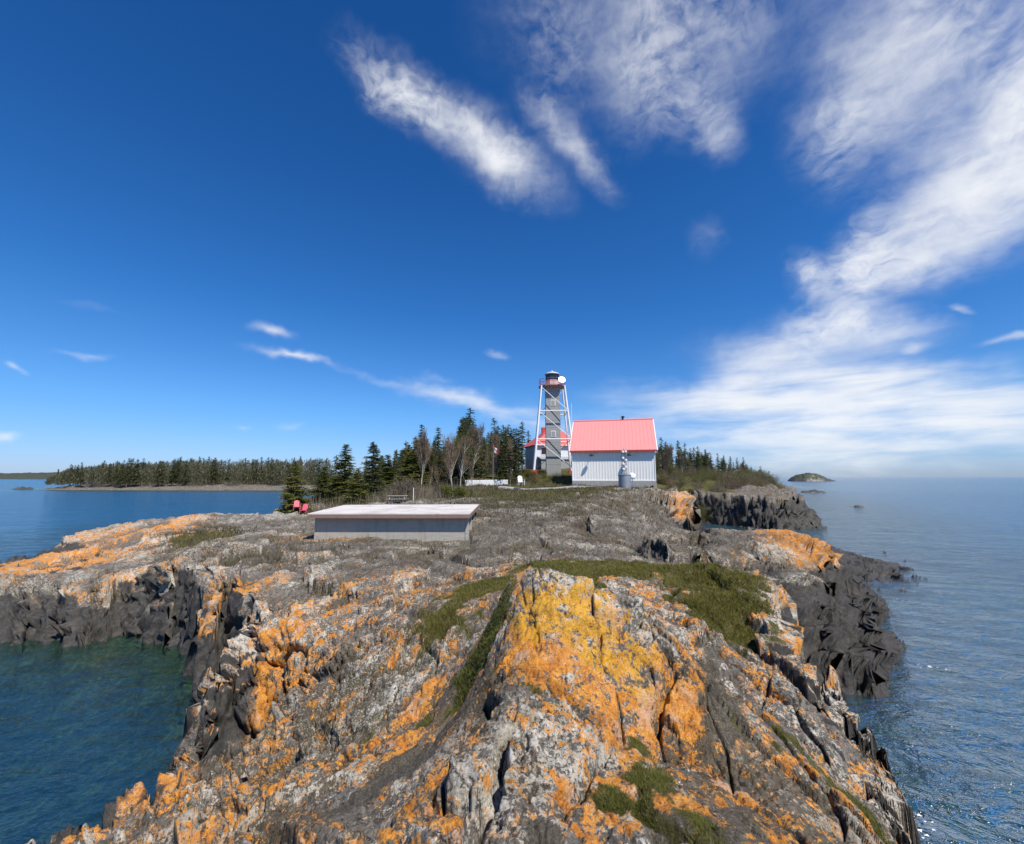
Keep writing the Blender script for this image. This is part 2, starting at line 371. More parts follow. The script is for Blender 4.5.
def foliage(name, ca, cb, scale=1.0, trans=0.25, cc=None):
    mt, t, b = new_mat(name)
    g = t.add('ShaderNodeNewGeometry'); oi = t.add('ShaderNodeObjectInfo')
    tc = t.add('ShaderNodeTexCoord').outputs['Object']
    f = t.m('ADD', t.m('MULTIPLY', t.noise(tc, scale, 3), 0.7), t.m('MULTIPLY', g.outputs['Random Per Island'], 0.5))
    f = t.m('ADD', t.m('SUBTRACT', f, 0.3), t.m('MULTIPLY', t.m('SUBTRACT', oi.outputs['Random'], 0.5), 0.5), clamp=True)
    c = t.mix(f, ca, cb)
    if cc: c = t.mix(t.mr(g.outputs['Random Per Island'], 0.82, 0.86), c, cc)
    t.set(b.inputs['Base Color'], c); b.inputs['Roughness'].default_value = 0.75; b.inputs['Specular IOR Level'].default_value = 0.2
    if trans:
        tr = t.add('ShaderNodeBsdfTranslucent', {'Color': c}); mx = t.add('ShaderNodeMixShader', {0: trans})
        t.l.new(b.outputs[0], mx.inputs[1]); t.l.new(tr.outputs[0], mx.inputs[2])
        out = [n for n in t.n if n.type == 'OUTPUT_MATERIAL'][0]; t.l.new(mx.outputs[0], out.inputs[0])
    return mt
def tag(o, label=None, cat=None, group=None, kind=None):
    if label: o['label'] = label
    if cat: o['category'] = cat
    if group: o['group'] = group
    if kind: o['kind'] = kind
    return o
def empty(name, loc, rz=0, scale=1, label=None, cat=None, group=None):
    o = bpy.data.objects.new(name, None); col.objects.link(o); o.empty_display_size = 0.3
    o.location = tuple(float(v) for v in loc); o.rotation_euler = (0, 0, rz); o.scale = (scale,)*3
    return tag(o, label, cat, group)
class MB:
    """collects faces and links them as ONE mesh object"""
    def __init__(s): s.v = []; s.f = []
    def poly(s, vs, fs):
        n = len(s.v); s.v += [tuple(map(float, p)) for p in vs]; s.f += [tuple(i+n for i in f) for f in fs]; return s
    def box(s, x0, x1, y0, y1, z0, z1):
        return s.poly([(x0,y0,z0),(x1,y0,z0),(x1,y1,z0),(x0,y1,z0),(x0,y0,z1),(x1,y0,z1),(x1,y1,z1),(x0,y1,z1)],
                      [(0,3,2,1),(4,5,6,7),(0,1,5,4),(1,2,6,5),(2,3,7,6),(3,0,4,7)])
    def tube(s, pts, rs, n=8, cap=True):
        pts = [np.array(p, float) for p in pts]; vs = []; fs = []
        if not hasattr(rs, '__len__'): rs = [rs]*len(pts)
        for i, p in enumerate(pts):
            d = pts[min(i+1, len(pts)-1)] - pts[max(i-1, 0)]; d = d/(np.linalg.norm(d)+1e-9)
            a = np.cross(d, (0.0, 0, 1)) if abs(d[2]) < 0.95 else np.cross(d, (0, 1.0, 0)); a /= np.linalg.norm(a); b = np.cross(d, a)
            for k in range(n):
                th = 2*math.pi*(k+0.5)/n; vs.append(p + rs[i]*(math.cos(th)*a + math.sin(th)*b))
        for i in range(len(pts)-1):
            for k in range(n):
                k2 = (k+1) % n; fs.append((i*n+k, i*n+k2, (i+1)*n+k2, (i+1)*n+k))
        if cap: fs += [tuple(range(n))[::-1], tuple((len(pts)-1)*n+k for k in range(n))]
        return s.poly(vs, fs)
    def lathe(s, prof, n=24, ph=0.0):
        vs = []; fs = []
        for r, z in prof:
            for k in range(n): th = 2*math.pi*k/n+ph; vs.append((r*math.cos(th), r*math.sin(th), z))
        for i in range(len(prof)-1):
            for k in range(n): k2 = (k+1) % n; fs.append((i*n+k, i*n+k2, (i+1)*n+k2, (i+1)*n+k))
        fs += [tuple(range(n))[::-1], tuple((len(prof)-1)*n+k for k in range(n))]
        return s.poly(vs, fs)
    def xf(s, M, t=(0, 0, 0)):
        M = np.array(M); s.v = [tuple(M @ np.array(p) + np.array(t)) for p in s.v]; return s
    def build(s, name, mat, parent=None, smooth=False, bevel=0.0):
        me = bpy.data.meshes.new(name); me.from_pydata(s.v, [], s.f); me.update()
        if smooth:
            for p in me.polygons: p.use_smooth = len(p.vertices) == 4
        if mat: me.materials.append(mat)
        o = bpy.data.objects.new(name, me); col.objects.link(o)
        if parent: o.parent = parent
        if bevel:
            bv = o.modifiers.new('bevel', 'BEVEL'); bv.width = bevel; bv.segments = 2; bv.limit_method = 'ANGLE'
        return o
def rotx(a): c, s = math.cos(a), math.sin(a); return [[1,0,0],[0,c,-s],[0,s,c]]
def roty(a): c, s = math.cos(a), math.sin(a); return [[c,0,s],[0,1,0],[-s,0,c]]
def rotz(a): c, s = math.cos(a), math.sin(a); return [[c,-s,0],[s,c,0],[0,0,1]]
# ------------------------------------------------------------------ lichen, moss and soil on the rock (fixed to places on the ground)
def blotch(lst, aspect_depth=1.0):
    o = np.zeros(GX.shape)
    for px, py, rpx, rpy, k in lst:
        p = pick(px, py); d = math.hypot(p[0], p[1]); dep = max(EYE-p[2], 0.6)
        rx = rpx*d/FPX; ry = max(rpy*d*d/(FPX*dep)*0.8, rx*0.4)
        ca, sa = p[0]/d, p[1]/d     # along the line of sight
        u = (GX-p[0])*sa - (GY-p[1])*ca; v = (GX-p[0])*ca + (GY-p[1])*sa
        o = np.maximum(o, k*np.exp(-((u/rx)**2 + (v/ry)**2)))
    return o
OR = blotch([(545,640,55,40,1.0),(600,660,60,50,.95),(600,710,50,50,.68),(650,690,45,45,.74),(560,720,60,40,.62),(690,720,28,40,.75),(520,735,40,25,.6),(420,700,30,20,.75),(440,690,20,20,.6),
  (60,835,60,20,.8),(140,800,60,25,.75),(200,790,50,20,.7),(250,740,60,30,.62),(330,690,50,35,.55),(265,665,40,22,.8),(300,685,40,25,.75),(290,645,50,12,.7),
  (45,567,66,10,.9),(20,564,40,9,.85),(120,600,60,10,.5),(235,610,60,12,.7),(300,610,60,14,.55),(350,620,40,14,.5),(395,615,40,16,.55),(160,545,60,14,.5),(170,527,30,8,.7),(100,545,40,10,.7),(300,540,40,6,.5),(330,538,30,5,.7),
  (755,640,22,40,.75),(770,690,35,40,.6),(715,705,30,22,.85),(738,795,35,16,.9),(770,835,20,20,.8),(860,780,16,40,.65),(840,830,40,20,.6),(720,740,22,20,.6),(690,760,40,20,.5),
  (805,537,34,9,1.3),(682,497,15,1.6,.62),(600,790,30,40,.7),(560,800,40,30,.65),(480,770,30,30,.5),(740,560,20,8,.4),(400,735,40,25,.45),(500,830,60,25,.5),(620,830,30,25,.6)])
YE = blotch([(560,600,50,16,1),(590,620,40,22,.9),(540,610,40,15,.8),(640,660,30,30,.7)])
WH = blotch([(580,585,70,12,.8),(480,800,60,45,1.0),(510,720,70,50,.7),(450,740,40,40,.7),(380,790,60,40,.55),(320,740,60,40,.5),(360,660,40,30,.65),(400,640,50,40,.55),(780,680,50,70,.7),(690,650,40,40,.5),
  (840,790,40,60,.75),(880,835,40,20,.9),(330,610,60,30,.5),(700,690,40,30,.5),(250,800,60,30,.5),(140,556,25,6,.7),(420,550,60,8,.7),(780,545,40,12,.6),(560,760,60,50,.6),(200,560,90,12,.4),(480,600,40,16,.4)])
MO = blotch([(640,567,120,15,1.1),(720,592,45,22,1.1),(560,570,60,10,1.0),(480,588,50,16,1.0),(445,620,40,18,.85),(480,655,45,22,.9),(500,670,20,20,.6),(650,780,30,40,.9),(640,750,18,25,.8),
  (820,775,60,16,.75),(430,720,15,8,.7),(205,537,26,6,1.0),(370,730,25,25,.35),(660,830,60,20,.55),(150,842,30,8,.5),(530,690,20,10,.6),(600,505,60,8,.35),(620,800,40,30,.6),(550,497,60,8,.5),(500,500,50,8,.55),(560,640,12,10,.5),(360,560,40,6,.25)])
SO = blotch([(720,690,26,38,.74),(700,660,24,26,.6),(400,770,50,40,.9),(360,800,50,40,.7),(680,830,70,20,.8),(750,830,60,20,.6),(700,740,30,30,.5),(540,830,25,30,.7),(430,660,30,30,.4),(240,560,90,14,.6),(240,780,40,25,.5),(780,760,50,20,.4)])
plain = sstep(12, 17, np.hypot(GX, GY))*sstep(-12, -4, GX)
gb = sstep(60, 48, GY)
n1 = fbm(GX*1.7, GY*1.7, 131, 5, 0.6); n2 = fbm(GX*1.3, GY*1.3, 157, 5, 0.62); n3 = fbm(GX*4, GY*4, 177, 4, 0.6)
relp = np.clip(REL/0.12, -1, 1)
OR = np.clip(np.maximum(np.minimum(OR, .73), 0.37*(1-plain)*sstep(30, 14, dist)+0.10) + 0.40*n1 + 0.12*relp, 0, 1.3)
WH = np.clip(np.maximum(np.maximum(WH, .62*(OR > .5)), 0.46 - 0.07*plain - .22*sstep(36, 46, GY)*sstep(12, 18, GX) - .3*sstep(80, 120, dist)) + 0.40*n2 + 0.18*relp, 0, 1.3)
back = sstep(46, 56, GY)*sstep(3.2, 3.9, GZS)*sstep(3, -3, GX-(6+.42*GY))
grassy = np.exp(-(((GX-3)/13)**2 + ((GY-46)/7)**2))*sstep(3.3, 3.8, GZS)
MO = np.clip(MO*(1+0.5*n2) + 0.65*n3*(MO > .12) - 0.25*np.clip(relp, 0, 1), 0, 1.2)
MO = np.maximum(MO, np.clip(back*0.9 + 0.75*grassy + 0.5*n1*grassy, 0, 1))
hq = at_z(625, 572, 3.85); hq2 = at_z(715, 590, 3.75)
heathz = np.maximum(np.exp(-(((GX-hq[0])/3.0)**2 + ((GY-hq[1])/1.15)**2)**1.4), np.exp(-(((GX-hq2[0])/1.15)**2 + ((GY-hq2[1])/1.2)**2)**1.4))
MO = np.maximum(MO, 1.05*heathz + .45*n3*heathz - .15*np.clip(relp, 0, 1)*heathz)
SO = np.clip(SO*(1+0.4*n1) + 0.5*n3*(SO > .12) - 0.3*np.clip(relp, 0, 1) + 0.10*np.clip(-relp, 0, 1), 0, 1.2)
wetn = 0.35*fbm(GX*.8, GY*.8, 211, 4)
wetline = 1.15 + .5*n1 + 1.0*sstep(38, 48, GY)*sstep(14, 20, GX) + 0.35*sstep(6, 9, GX) + 0.5*sstep(5, 9, GX)*sstep(34, 20, GY)
WET = sstep(wetline+0.35, wetline-0.25, GZ + wetn - 0.012*np.clip(dist-20, 0, 60))*sstep(130, 90, dist)
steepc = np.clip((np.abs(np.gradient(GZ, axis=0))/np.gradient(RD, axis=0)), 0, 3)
CLIFF_SHADE = np.maximum(sstep(20, 16, dist), sstep(24, 21, GY)*sstep(-3, -5, GX))*sstep(0.75, 1.5, steepc)*sstep(1.6, 0.6, SD/np.clip(dist/11, .6, 6))  # shade of the steep cove faces, put into the rock colour

rock, t, b = new_mat('lichen_rock')
P = t.add('ShaderNodeNewGeometry').outputs['Position']
A1 = attr(t, 'lichen', True); A2 = attr(t, 'cover', True)
s1 = t.add('ShaderNodeSeparateXYZ', {0: A1}).outputs; s2 = t.add('ShaderNodeSeparateXYZ', {0: A2}).outputs
nA = t.noise(P, 1.3, 8, 0.62); nB = t.noise(P, 7.0, 8, 0.68); nC = t.noise(P, 34.0, 6, 0.7); nD = t.noise(P, 13.0, 9, 0.72, 0.6); nE = t.noise(P, 4.2, 9, 0.72, 0.4)
strat = t.add('ShaderNodeMapping', {'Vector': P, 'Rotation': (0.2, 0.15, -0.3), 'Scale': (3.2, 0.8, 2.6)})
nS = t.noise(strat, 2.2, 9, 0.7, 0.5)
base = t.ramp(t.m('ADD', t.m('MULTIPLY', nS, 0.55), t.m('MULTIPLY', nC, 0.45)), [(0.34, (.050,.043,.036)), (0.45, (.13,.115,.098)), (0.55, (.22,.198,.170)), (0.70, (.36,.33,.285))])
base = t.mix(t.mr(nA, 0.5, 0.72), base, t.mix(nB, (.095,.070,.050), (.22,.17,.120)))
# grey-green and white crust lichens
wm = t.m('ADD', s1[1], t.m('ADD', t.m('MULTIPLY', t.m('SUBTRACT', nD, 0.5), 1.9), t.m('MULTIPLY', t.m('SUBTRACT', nC, 0.5), 1.6)))
wmask = t.mr(wm, 0.60, 0.72)
wcol = t.mix(t.mr(nE, .4, .62), (.52,.475,.395), (.37,.365,.275)); wcol = t.mix(t.mr(nB, .35, .65), wcol, (.72,.67,.58))
scr = t.mr(t.m('ADD', t.noise(P, .33, 7, .66, .6), t.m('MULTIPLY', t.m('SUBTRACT', nB, .5), .3)), .50, .60)
base = t.mix(t.m('MULTIPLY', scr, .8), base, t.mix(nC, (.060,.046,.030), (.185,.145,.092)))
c = t.mix(t.m('MULTIPLY', wmask, t.m('SUBTRACT', .85, t.m('MULTIPLY', scr, .45))), base, wcol)
vo = t.add('ShaderNodeTexVoronoi', {'Vector': P, 'Scale': 26.0, 'Randomness': 1.0}); 
spot = t.mr(t.m('SUBTRACT', vo.outputs['Distance'], t.m('MULTIPLY', t.m('SUBTRACT', nD, .56), 2.2)), 0.22, 0.10)
c = t.mix(t.m('MULTIPLY', spot, t.mr(s1[1], .15, .6)), c, (.76,.71,.62))
# black crust flecks
bk = t.mr(t.m('ADD', t.noise(P, 21.0, 7, 0.72), t.m('MULTIPLY', t.m('SUBTRACT', nE, .5), .6)), 0.545, 0.595)
c = t.mix(t.m('MULTIPLY', bk, 0.85), c, (.032,.029,.026))
# orange lichen
om = t.m('ADD', s1[0], t.m('ADD', t.m('MULTIPLY', t.m('SUBTRACT', nE, 0.5), 2.3), t.m('ADD', t.m('MULTIPLY', t.m('SUBTRACT', nD, 0.5), 1.7), t.m('MULTIPLY', t.m('SUBTRACT', nC, .5), 1.1))))
omask = t.mr(om, 0.60, 0.70)
oc = t.ramp(t.m('ADD', t.m('MULTIPLY', nB, .6), t.m('MULTIPLY', nC, .4)), [(0.32, (.34,.095,.012)), (0.45, (.60,.215,.024)), (0.56, (.72,.31,.045)), (0.70, (.76,.47,.19))])
yl = t.ramp(nB, [(0.35, (.50,.235,.012)), (0.6, (.74,.385,.028))])
oc = t.mix(t.mr(t.m('ADD', s1[2], t.m('MULTIPLY', t.m('SUBTRACT', nE, .5), .9)), .4, .7), oc, yl)
pk = t.mix(nC, (.56,.33,.21), (.72,.52,.38))
oc = t.mix(t.mr(t.noise(P, 2.3, 5, .6), .52, .66, 0, .75), oc, pk)
oc = t.mix(t.mr(t.noise(P, 27.0, 7, .75, .3), .57, .63, 0, .8), oc, t.mix(nD, (.62,.56,.46), (.50,.36,.22)))
c = t.mix(t.m('MULTIPLY', omask, 0.93), c, oc)
c = t.mix(t.m('MULTIPLY', t.mr(t.noise(P, 18.0, 8, .75, .3), .595, .64), .85), c, (.040,.034,.028))
# dark gritty soil
sm_ = t.mr(t.m('ADD', s2[1], t.m('MULTIPLY', t.m('SUBTRACT', nD, .5), .9)), .42, .6)
soil = t.ramp(t.noise(P, 60, 5, .75), [(.3, (.050,.042,.030)), (.55, (.125,.108,.082)), (.70, (.30,.27,.22))])
c = t.mix(sm_, c, soil)
# moss and heath
mm = t.mr(t.m('ADD', s2[0], t.m('MULTIPLY', t.m('SUBTRACT', nD, .5), 1.0)), .42, .58)
mc = t.ramp(t.m('ADD', t.m('MULTIPLY', nB, .5), t.m('MULTIPLY', nC, .5)), [(.32, (.030,.030,.009)), (.5, (.090,.082,.024)), (.68, (.17,.145,.055))])
c = t.mix(mm, c, mc)
# dark basalt of the splash zone, bare of lichen; also paints the cove cliffs' shade
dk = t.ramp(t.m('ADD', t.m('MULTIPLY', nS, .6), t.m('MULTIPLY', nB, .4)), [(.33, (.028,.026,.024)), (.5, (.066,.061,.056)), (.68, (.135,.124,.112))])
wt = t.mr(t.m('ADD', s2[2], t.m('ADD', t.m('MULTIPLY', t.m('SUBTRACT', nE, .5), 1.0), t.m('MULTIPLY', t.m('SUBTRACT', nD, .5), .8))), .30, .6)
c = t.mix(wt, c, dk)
# lake bed under water
sz = t.add('ShaderNodeSeparateXYZ', {0: P}).outputs[2]
bed = t.ramp(t.m('ADD', t.m('MULTIPLY', nA, .4), t.m('MULTIPLY', nB, .6)), [(.38, (.018,.026,.016)), (.50, (.060,.072,.045)), (.62, (.17,.18,.12))])
c = t.mix(t.mr(sz, -0.02, -0.2), c, bed)
t.set(b.inputs['Base Color'], c)
t.set(b.inputs['Roughness'], t.m('SUBTRACT', 0.9, t.m('MULTIPLY', wt, 0.25))); b.inputs['Specular IOR Level'].default_value = 0.25
gr = t.noise(P, 62, 5, .78)
c = t.mix(1.0, c, t.ramp(gr, [(.30, (.50,.50,.51)), (.5, (1.02,1.02,1.02)), (.68, (1.32,1.31,1.28))]), 'MULTIPLY')
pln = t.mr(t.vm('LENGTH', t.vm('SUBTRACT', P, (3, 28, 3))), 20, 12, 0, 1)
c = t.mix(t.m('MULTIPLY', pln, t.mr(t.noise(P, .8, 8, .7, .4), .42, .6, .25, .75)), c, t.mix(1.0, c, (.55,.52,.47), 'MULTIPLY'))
t.set(b.inputs['Base Color'], c)
hgt = t.m('ADD', t.m('ADD', t.m('MULTIPLY', gr, .35), t.m('MULTIPLY', nB, 0.9)), t.m('ADD', t.m('MULTIPLY', nC, 0.35), t.m('MULTIPLY', nS, 0.9)))
hgt = t.m('ADD', t.m('ADD', hgt, 0.0), t.m('MULTIPLY', t.noise(P, 95, 4, .7), .18))
t.set(b.inputs['Normal'], t.bump(hgt, 0.75, 0.07))

idx = np.arange(NR*NA).reshape(NR, NA)
F = np.stack([idx[:-1, :-1], idx[:-1, 1:], idx[1:, 1:], idx[1:, :-1]], -1).reshape(-1, 4)[:, ::-1]
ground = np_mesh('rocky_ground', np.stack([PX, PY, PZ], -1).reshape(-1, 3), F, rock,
    {'lichen': np.stack([OR, WH, YE], -1).reshape(-1, 3), 'cover': np.stack([MO, SO, np.maximum(WET, CLIFF_SHADE*0.95)], -1).reshape(-1, 3)}, smooth=True)
tag(ground, kind='structure')

# ------------------------------------------------------------------ lake
WA = np.linspace(R(-86), R(86), 420); WR = np.concatenate([np.geomspace(2.5, 60, 380), np.geomspace(61, 420, 120), np.geomspace(430, 25000, 60)])
a_, r_ = np.meshgrid(WA, WR); wx, wy = r_*np.sin(a_), r_*np.cos(a_)
fi = np.interp(r_.ravel(), rad1, np.arange(NR1)); ja = np.clip((a_.ravel()-az1[0])/(az1[1]-az1[0]), 0, NA1-1)
GZb = blur(GZ1, 3, 3)
dep = np.where((r_.ravel() < 415), -GZb[fi.astype(int), ja.astype(int)], 6.0)
dep = np.clip(dep, 0, 6)
wv = (0.035*fbm(wx*.55, wy*.9, 3, 4) + 0.05*fbm(wx*.16, wy*.28, 9, 3))*np.clip(1-r_/300, 0.0, 1)
open_ = sstep(-2, 8, wx)*1.0 + sstep(-16, -30, wx)
wv = wv*(0.35 + 0.9*np.clip(open_, 0, 1))
lake, t, b = new_mat('lake_water')
for n in list(t.n):
    if n.type != 'OUTPUT_MATERIAL': t.n.remove(n)
out = [n for n in t.n if n.type == 'OUTPUT_MATERIAL'][0]
P = t.add('ShaderNodeNewGeometry').outputs['Position']
mpw = t.add('ShaderNodeMapping', {'Vector': P, 'Rotation': (0, 0, 0.35), 'Scale': (0.75, 1.25, 1)})
h = t.m('ADD', t.m('MULTIPLY', t.noise(mpw, 0.9, 5, .6, .6), 1.0), t.m('ADD', t.m('MULTIPLY', t.noise(mpw, 3.4, 4, .6, .4), .28), t.m('MULTIPLY', t.noise(mpw, 0.16, 3, .5), 1.6)))
calm = attr(t, 'calm')
nrm = t.bump(t.m('MULTIPLY', h, t.m('SUBTRACT', 1.0, t.m('MULTIPLY', calm, .72))), 1.0, 0.42)
fr = t.add('ShaderNodeFresnel', {'IOR': 1.33, 'Normal': nrm})
gl = t.add('ShaderNodeBsdfGlossy', {'Color': (1, 1, 1), 'Roughness': 0.12, 'Normal': nrm})
d_ = attr(t, 'depth')
turb = t.noise(P, 0.7, 5, .6)
deep = t.mix(t.mr(turb, .4, .65), (.005,.085,.175), (.008,.120,.215))
shal = t.mix(t.mr(turb, .4, .65), (.008,.058,.054), (.018,.090,.078))
dc = t.mix(t.mr(d_, 1.0, 5.0), shal, deep)
dc = t.mix(t.m('MULTIPLY', calm, .9), dc, t.mix(t.mr(turb, .35, .65), (.004,.021,.018), (.007,.034,.026)))
df = t.add('ShaderNodeBsdfDiffuse', {'Color': dc, 'Normal': nrm})
tr = t.add('ShaderNodeBsdfTransparent', {'Color': (.50, .76, .68)})
op = t.m('SUBTRACT', 1.0, t.m('POWER', 0.46, t.m('MULTIPLY', d_, 0.56)))
op = t.m('ADD', 0.10, t.m('MULTIPLY', op, .90))
op = t.m('MULTIPLY', op, t.m('SUBTRACT', 1.0, t.m('MULTIPLY', attr(t, 'calm'), .35)))
m1 = t.add('ShaderNodeMixShader', {0: op}); t.l.new(tr.outputs[0], m1.inputs[1]); t.l.new(df.outputs[0], m1.inputs[2])
m2 = t.add('ShaderNodeMixShader', {0: t.m('MULTIPLY', fr.outputs[0], t.m('SUBTRACT', .56, t.m('MULTIPLY', calm, .32)))}); t.l.new(m1.outputs[0], m2.inputs[1]); t.l.new(gl.outputs[0], m2.inputs[2])
t.l.new(m2.outputs[0], out.inputs[0])
nw, na = a_.shape; idw = np.arange(nw*na).reshape(nw, na)
Fw = np.stack([idw[:-1, :-1], idw[:-1, 1:], idw[1:, 1:], idw[1:, :-1]], -1).reshape(-1, 4)[:, ::-1]
wat = np_mesh('lake_water', np.stack([wx, wy, wv], -1).reshape(-1, 3), Fw, lake, {'depth': dep, 'calm': (sstep(-3, -5, wx)*sstep(-24, -19, wx)*sstep(19, 17, wy)).ravel()}, smooth=True)
tag(wat, kind='structure')

# ------------------------------------------------------------------ sky, clouds, sun
SUN = np.array([0.42, -0.55, 1.0]); SUN /= np.linalg.norm(SUN)
el = math.asin(SUN[2]); azs = math.atan2(SUN[0], SUN[1])
sl = bpy.data.lights.new('sun', 'SUN'); sl.energy = 5.0; sl.angle = R(0.53); sl.color = (1, .945, .85)
so = bpy.data.objects.new('sun', sl); col.objects.link(so)
from mathutils import Vector
so.rotation_euler = Vector(SUN).to_track_quat('Z', 'Y').to_euler()
wd = bpy.data.worlds.new('World'); scene.world = wd; wd.use_nodes = True
t = NT(wd.node_tree); bg = t.n['Background']
sky = t.add('ShaderNodeTexSky', sky_type='NISHITA', sun_disc=False, sun_elevation=el, sun_rotation=azs, altitude=200, air_density=1.0, dust_density=0.3, ozone_density=2.0)
D = t.vm('NORMALIZE', t.add('ShaderNodeTexCoord').outputs['Generated'])
sx = t.add('ShaderNodeSeparateXYZ', {0: D}).outputs
azn = t.m('ARCTAN2', sx[0], sx[1]); eln = t.m('ARCSINE', sx[2])
pc = t.add('ShaderNodeCombineXYZ', {0: azn, 1: eln}).outputs[0]
# cirrus sheet 8 km up: texture coordinates on that sheet
zc = t.m('MAXIMUM', sx[2], 0.03)
plane = t.add('ShaderNodeCombineXYZ', {0: t.m('DIVIDE', sx[0], zc), 1: t.m('DIVIDE', sx[1], zc), 2: 0.0}).outputs[0]
def azel(px, py):
    r = ray(px, py); r /= np.linalg.norm(r); return math.atan2(r[0], r[1]), math.asin(r[2])
def cl(pts, w, k):
    """cloud bank between two directions, w px half width"""
    (x0, y0), (x1, y1) = pts
    c0, c1 = np.array(azel(x0, y0)), np.array(azel(x1, y1))
    mid = azel((x0+x1)/2, (y0+y1)/2); d = c1-c0; L = np.linalg.norm(d)/2
    q = azel((x0+x1)/2 + 1, (y0+y1)/2); s = math.hypot(q[0]-mid[0], q[1]-mid[1])
    mp = t.add('ShaderNodeMapping', {'Vector': pcw, 'Location': (mid[0], mid[1], 0), 'Rotation': (0, 0, math.atan2(d[1], d[0])), 'Scale': (L, w*s, 1)}, vector_type='TEXTURE')
    ln = t.vm('LENGTH', mp.outputs[0])
    return t.mr(ln, 1.5, 0.0, 0.0, k)
# gentle wander of the outlines
wn = t.add('ShaderNodeTexNoise', {'Vector': pc, 'Scale': 5.0, 'Detail': 4.0, 'Roughness': .6})
pcw = t.vm('ADD', pc, t.vm('SCALE', t.vm('SUBTRACT', wn.outputs['Color'], (0.5, 0.5, 0.5)), 0.11))
soft = [(((350,55),(470,130)),20,.9),(((430,105),(555,195)),21,1.0),(((525,110),(615,185)),14,.75),(((480,10),(720,70)),50,.36),(((600,60),(720,110)),34,.36),(((690,110),(735,150)),22,.5),(((560,5),(800,40)),45,.45),
  (((790,90),(1060,20)),125,.72),(((1060,110),(890,250)),90,1.0),(((980,190),(855,290)),60,1.0),(((1060,20),(1000,200)),60,1.0),(((820,60),(900,150)),70,.5),(((790,265),(830,300)),22,.7),(((770,325),(930,338)),30,.95),(((890,230),(835,325)),42,.9),(((840,320),(700,395)),34,.75),(((900,355),(930,350)),8,.7),
  (((690,355),(1060,425)),46,1.0),(((590,402),(900,392)),24,1.0),(((560,425),(1080,420)),34,.95),(((620,452),(1100,445)),34,.75),(((980,348),(1040,340)),8,.7),
  (((400,388),(520,415)),10,.8),(((470,405),(620,440)),14,.5),(((250,350),(335,368)),6,.9),(((335,368),(420,392)),4,.22),(((255,331),(298,341)),6,.8),(((60,349),(112,353)),5,.5),(((2,364),(32,369)),6,.75),(((485,351),(510,357)),5,.55),(((-10,425),(20,432)),9,.7),(((415,379),(455,384)),5,.45),(((228,415),(250,418)),3,.4),(((275,418),(310,424)),5,.3),(((690,225),(715,250)),16,.25),(((940,312),(968,312)),5,.6),(((45,300),(110,308)),5,.15)]
M_ = None
for pts, w, k in soft:
    c_ = cl(pts, w, k)
    M_ = c_ if M_ is None else t.m('SUBTRACT', t.m('ADD', M_, c_), t.m('MULTIPLY', M_, c_))
# veil, long fibres along the drift, mackerel ripple in the high sheet, bars low down
def st(vec, rot, sc): return t.add('ShaderNodeMapping', {'Vector': vec, 'Rotation': (0, 0, rot), 'Scale': (*sc, 1)}).outputs[0]
veil = t.noise(pc, 7.0, 10, .60, .1)
fib = t.noise(st(pc, .62, (2.0, 9.5)), 2.6, 10, .60, .15)
rip = t.noise(st(pcw, -.55, (30, 52)), 1.0, 4, .55, .3)
big = t.noise(pc, 3.4, 3, .5)
ripk = t.mr(big, .42, .6)
lum = t.noise(pc, 9.0, 8, .6)
lowm = t.mr(eln, 0.34, 0.12)
bar = t.noise(st(pc, .04, (3.2, 17)), 1.8, 9, .56, .3)
tex = t.m('ADD', t.m('MULTIPLY', veil, .46), t.m('ADD', t.m('MULTIPLY', fib, .34), t.m('MULTIPLY', rip, .20)))
tex = t.m('ADD', tex, t.m('MULTIPLY', t.m('MULTIPLY', t.m('SUBTRACT', rip, .5), ripk), .50))
tex = t.m('ADD', t.m('MULTIPLY', tex, t.m('SUBTRACT', 1.0, lowm)), t.m('MULTIPLY', bar, lowm))
dens = t.m('MULTIPLY', M_, t.mr(t.m('ADD', tex, t.m('MULTIPLY', M_, .26)), 0.34, 0.92, 0.04, 1.0))
dens = t.m('MULTIPLY', dens, .95, clamp=True)
# polarised deep blue overhead, pale at the horizon
tint = t.ramp(t.m('DIVIDE', t.m('MAXIMUM', eln, 0.0), 1.2), [(0.0, (.62,.84,1.50)), (0.05, (.58,.88,1.46)), (0.12, (.48,.94,1.48)), (0.3, (.26,.83,1.48)), (0.6, (.165,.69,1.34)), (1.0, (.125,.56,1.14))])
skc = t.mix(1.0, sky, tint, 'MULTIPLY')
white = t.mix(lum, (9.0, 9.3, 9.7), (10.8, 10.9, 11.0))
fc = t.mix(dens, skc, white)
t.set(bg.inputs['Color'], fc); bg.inputs['Strength'].default_value = 0.086

vs = scene.view_settings; scene.display_settings.display_device = 'sRGB'
vs.view_transform = 'Standard'; vs.look = 'None'; vs.exposure = 0.15; vs.gamma = 1; vs.use_curve_mapping = False
scene.cycles.use_denoising = True
scene.cycles.max_bounces = 6; scene.cycles.transparent_max_bounces = 12; scene.cycles.caustics_reflective = False; scene.cycles.caustics_refractive = False
scene.cycles.sample_clamp_indirect = 8
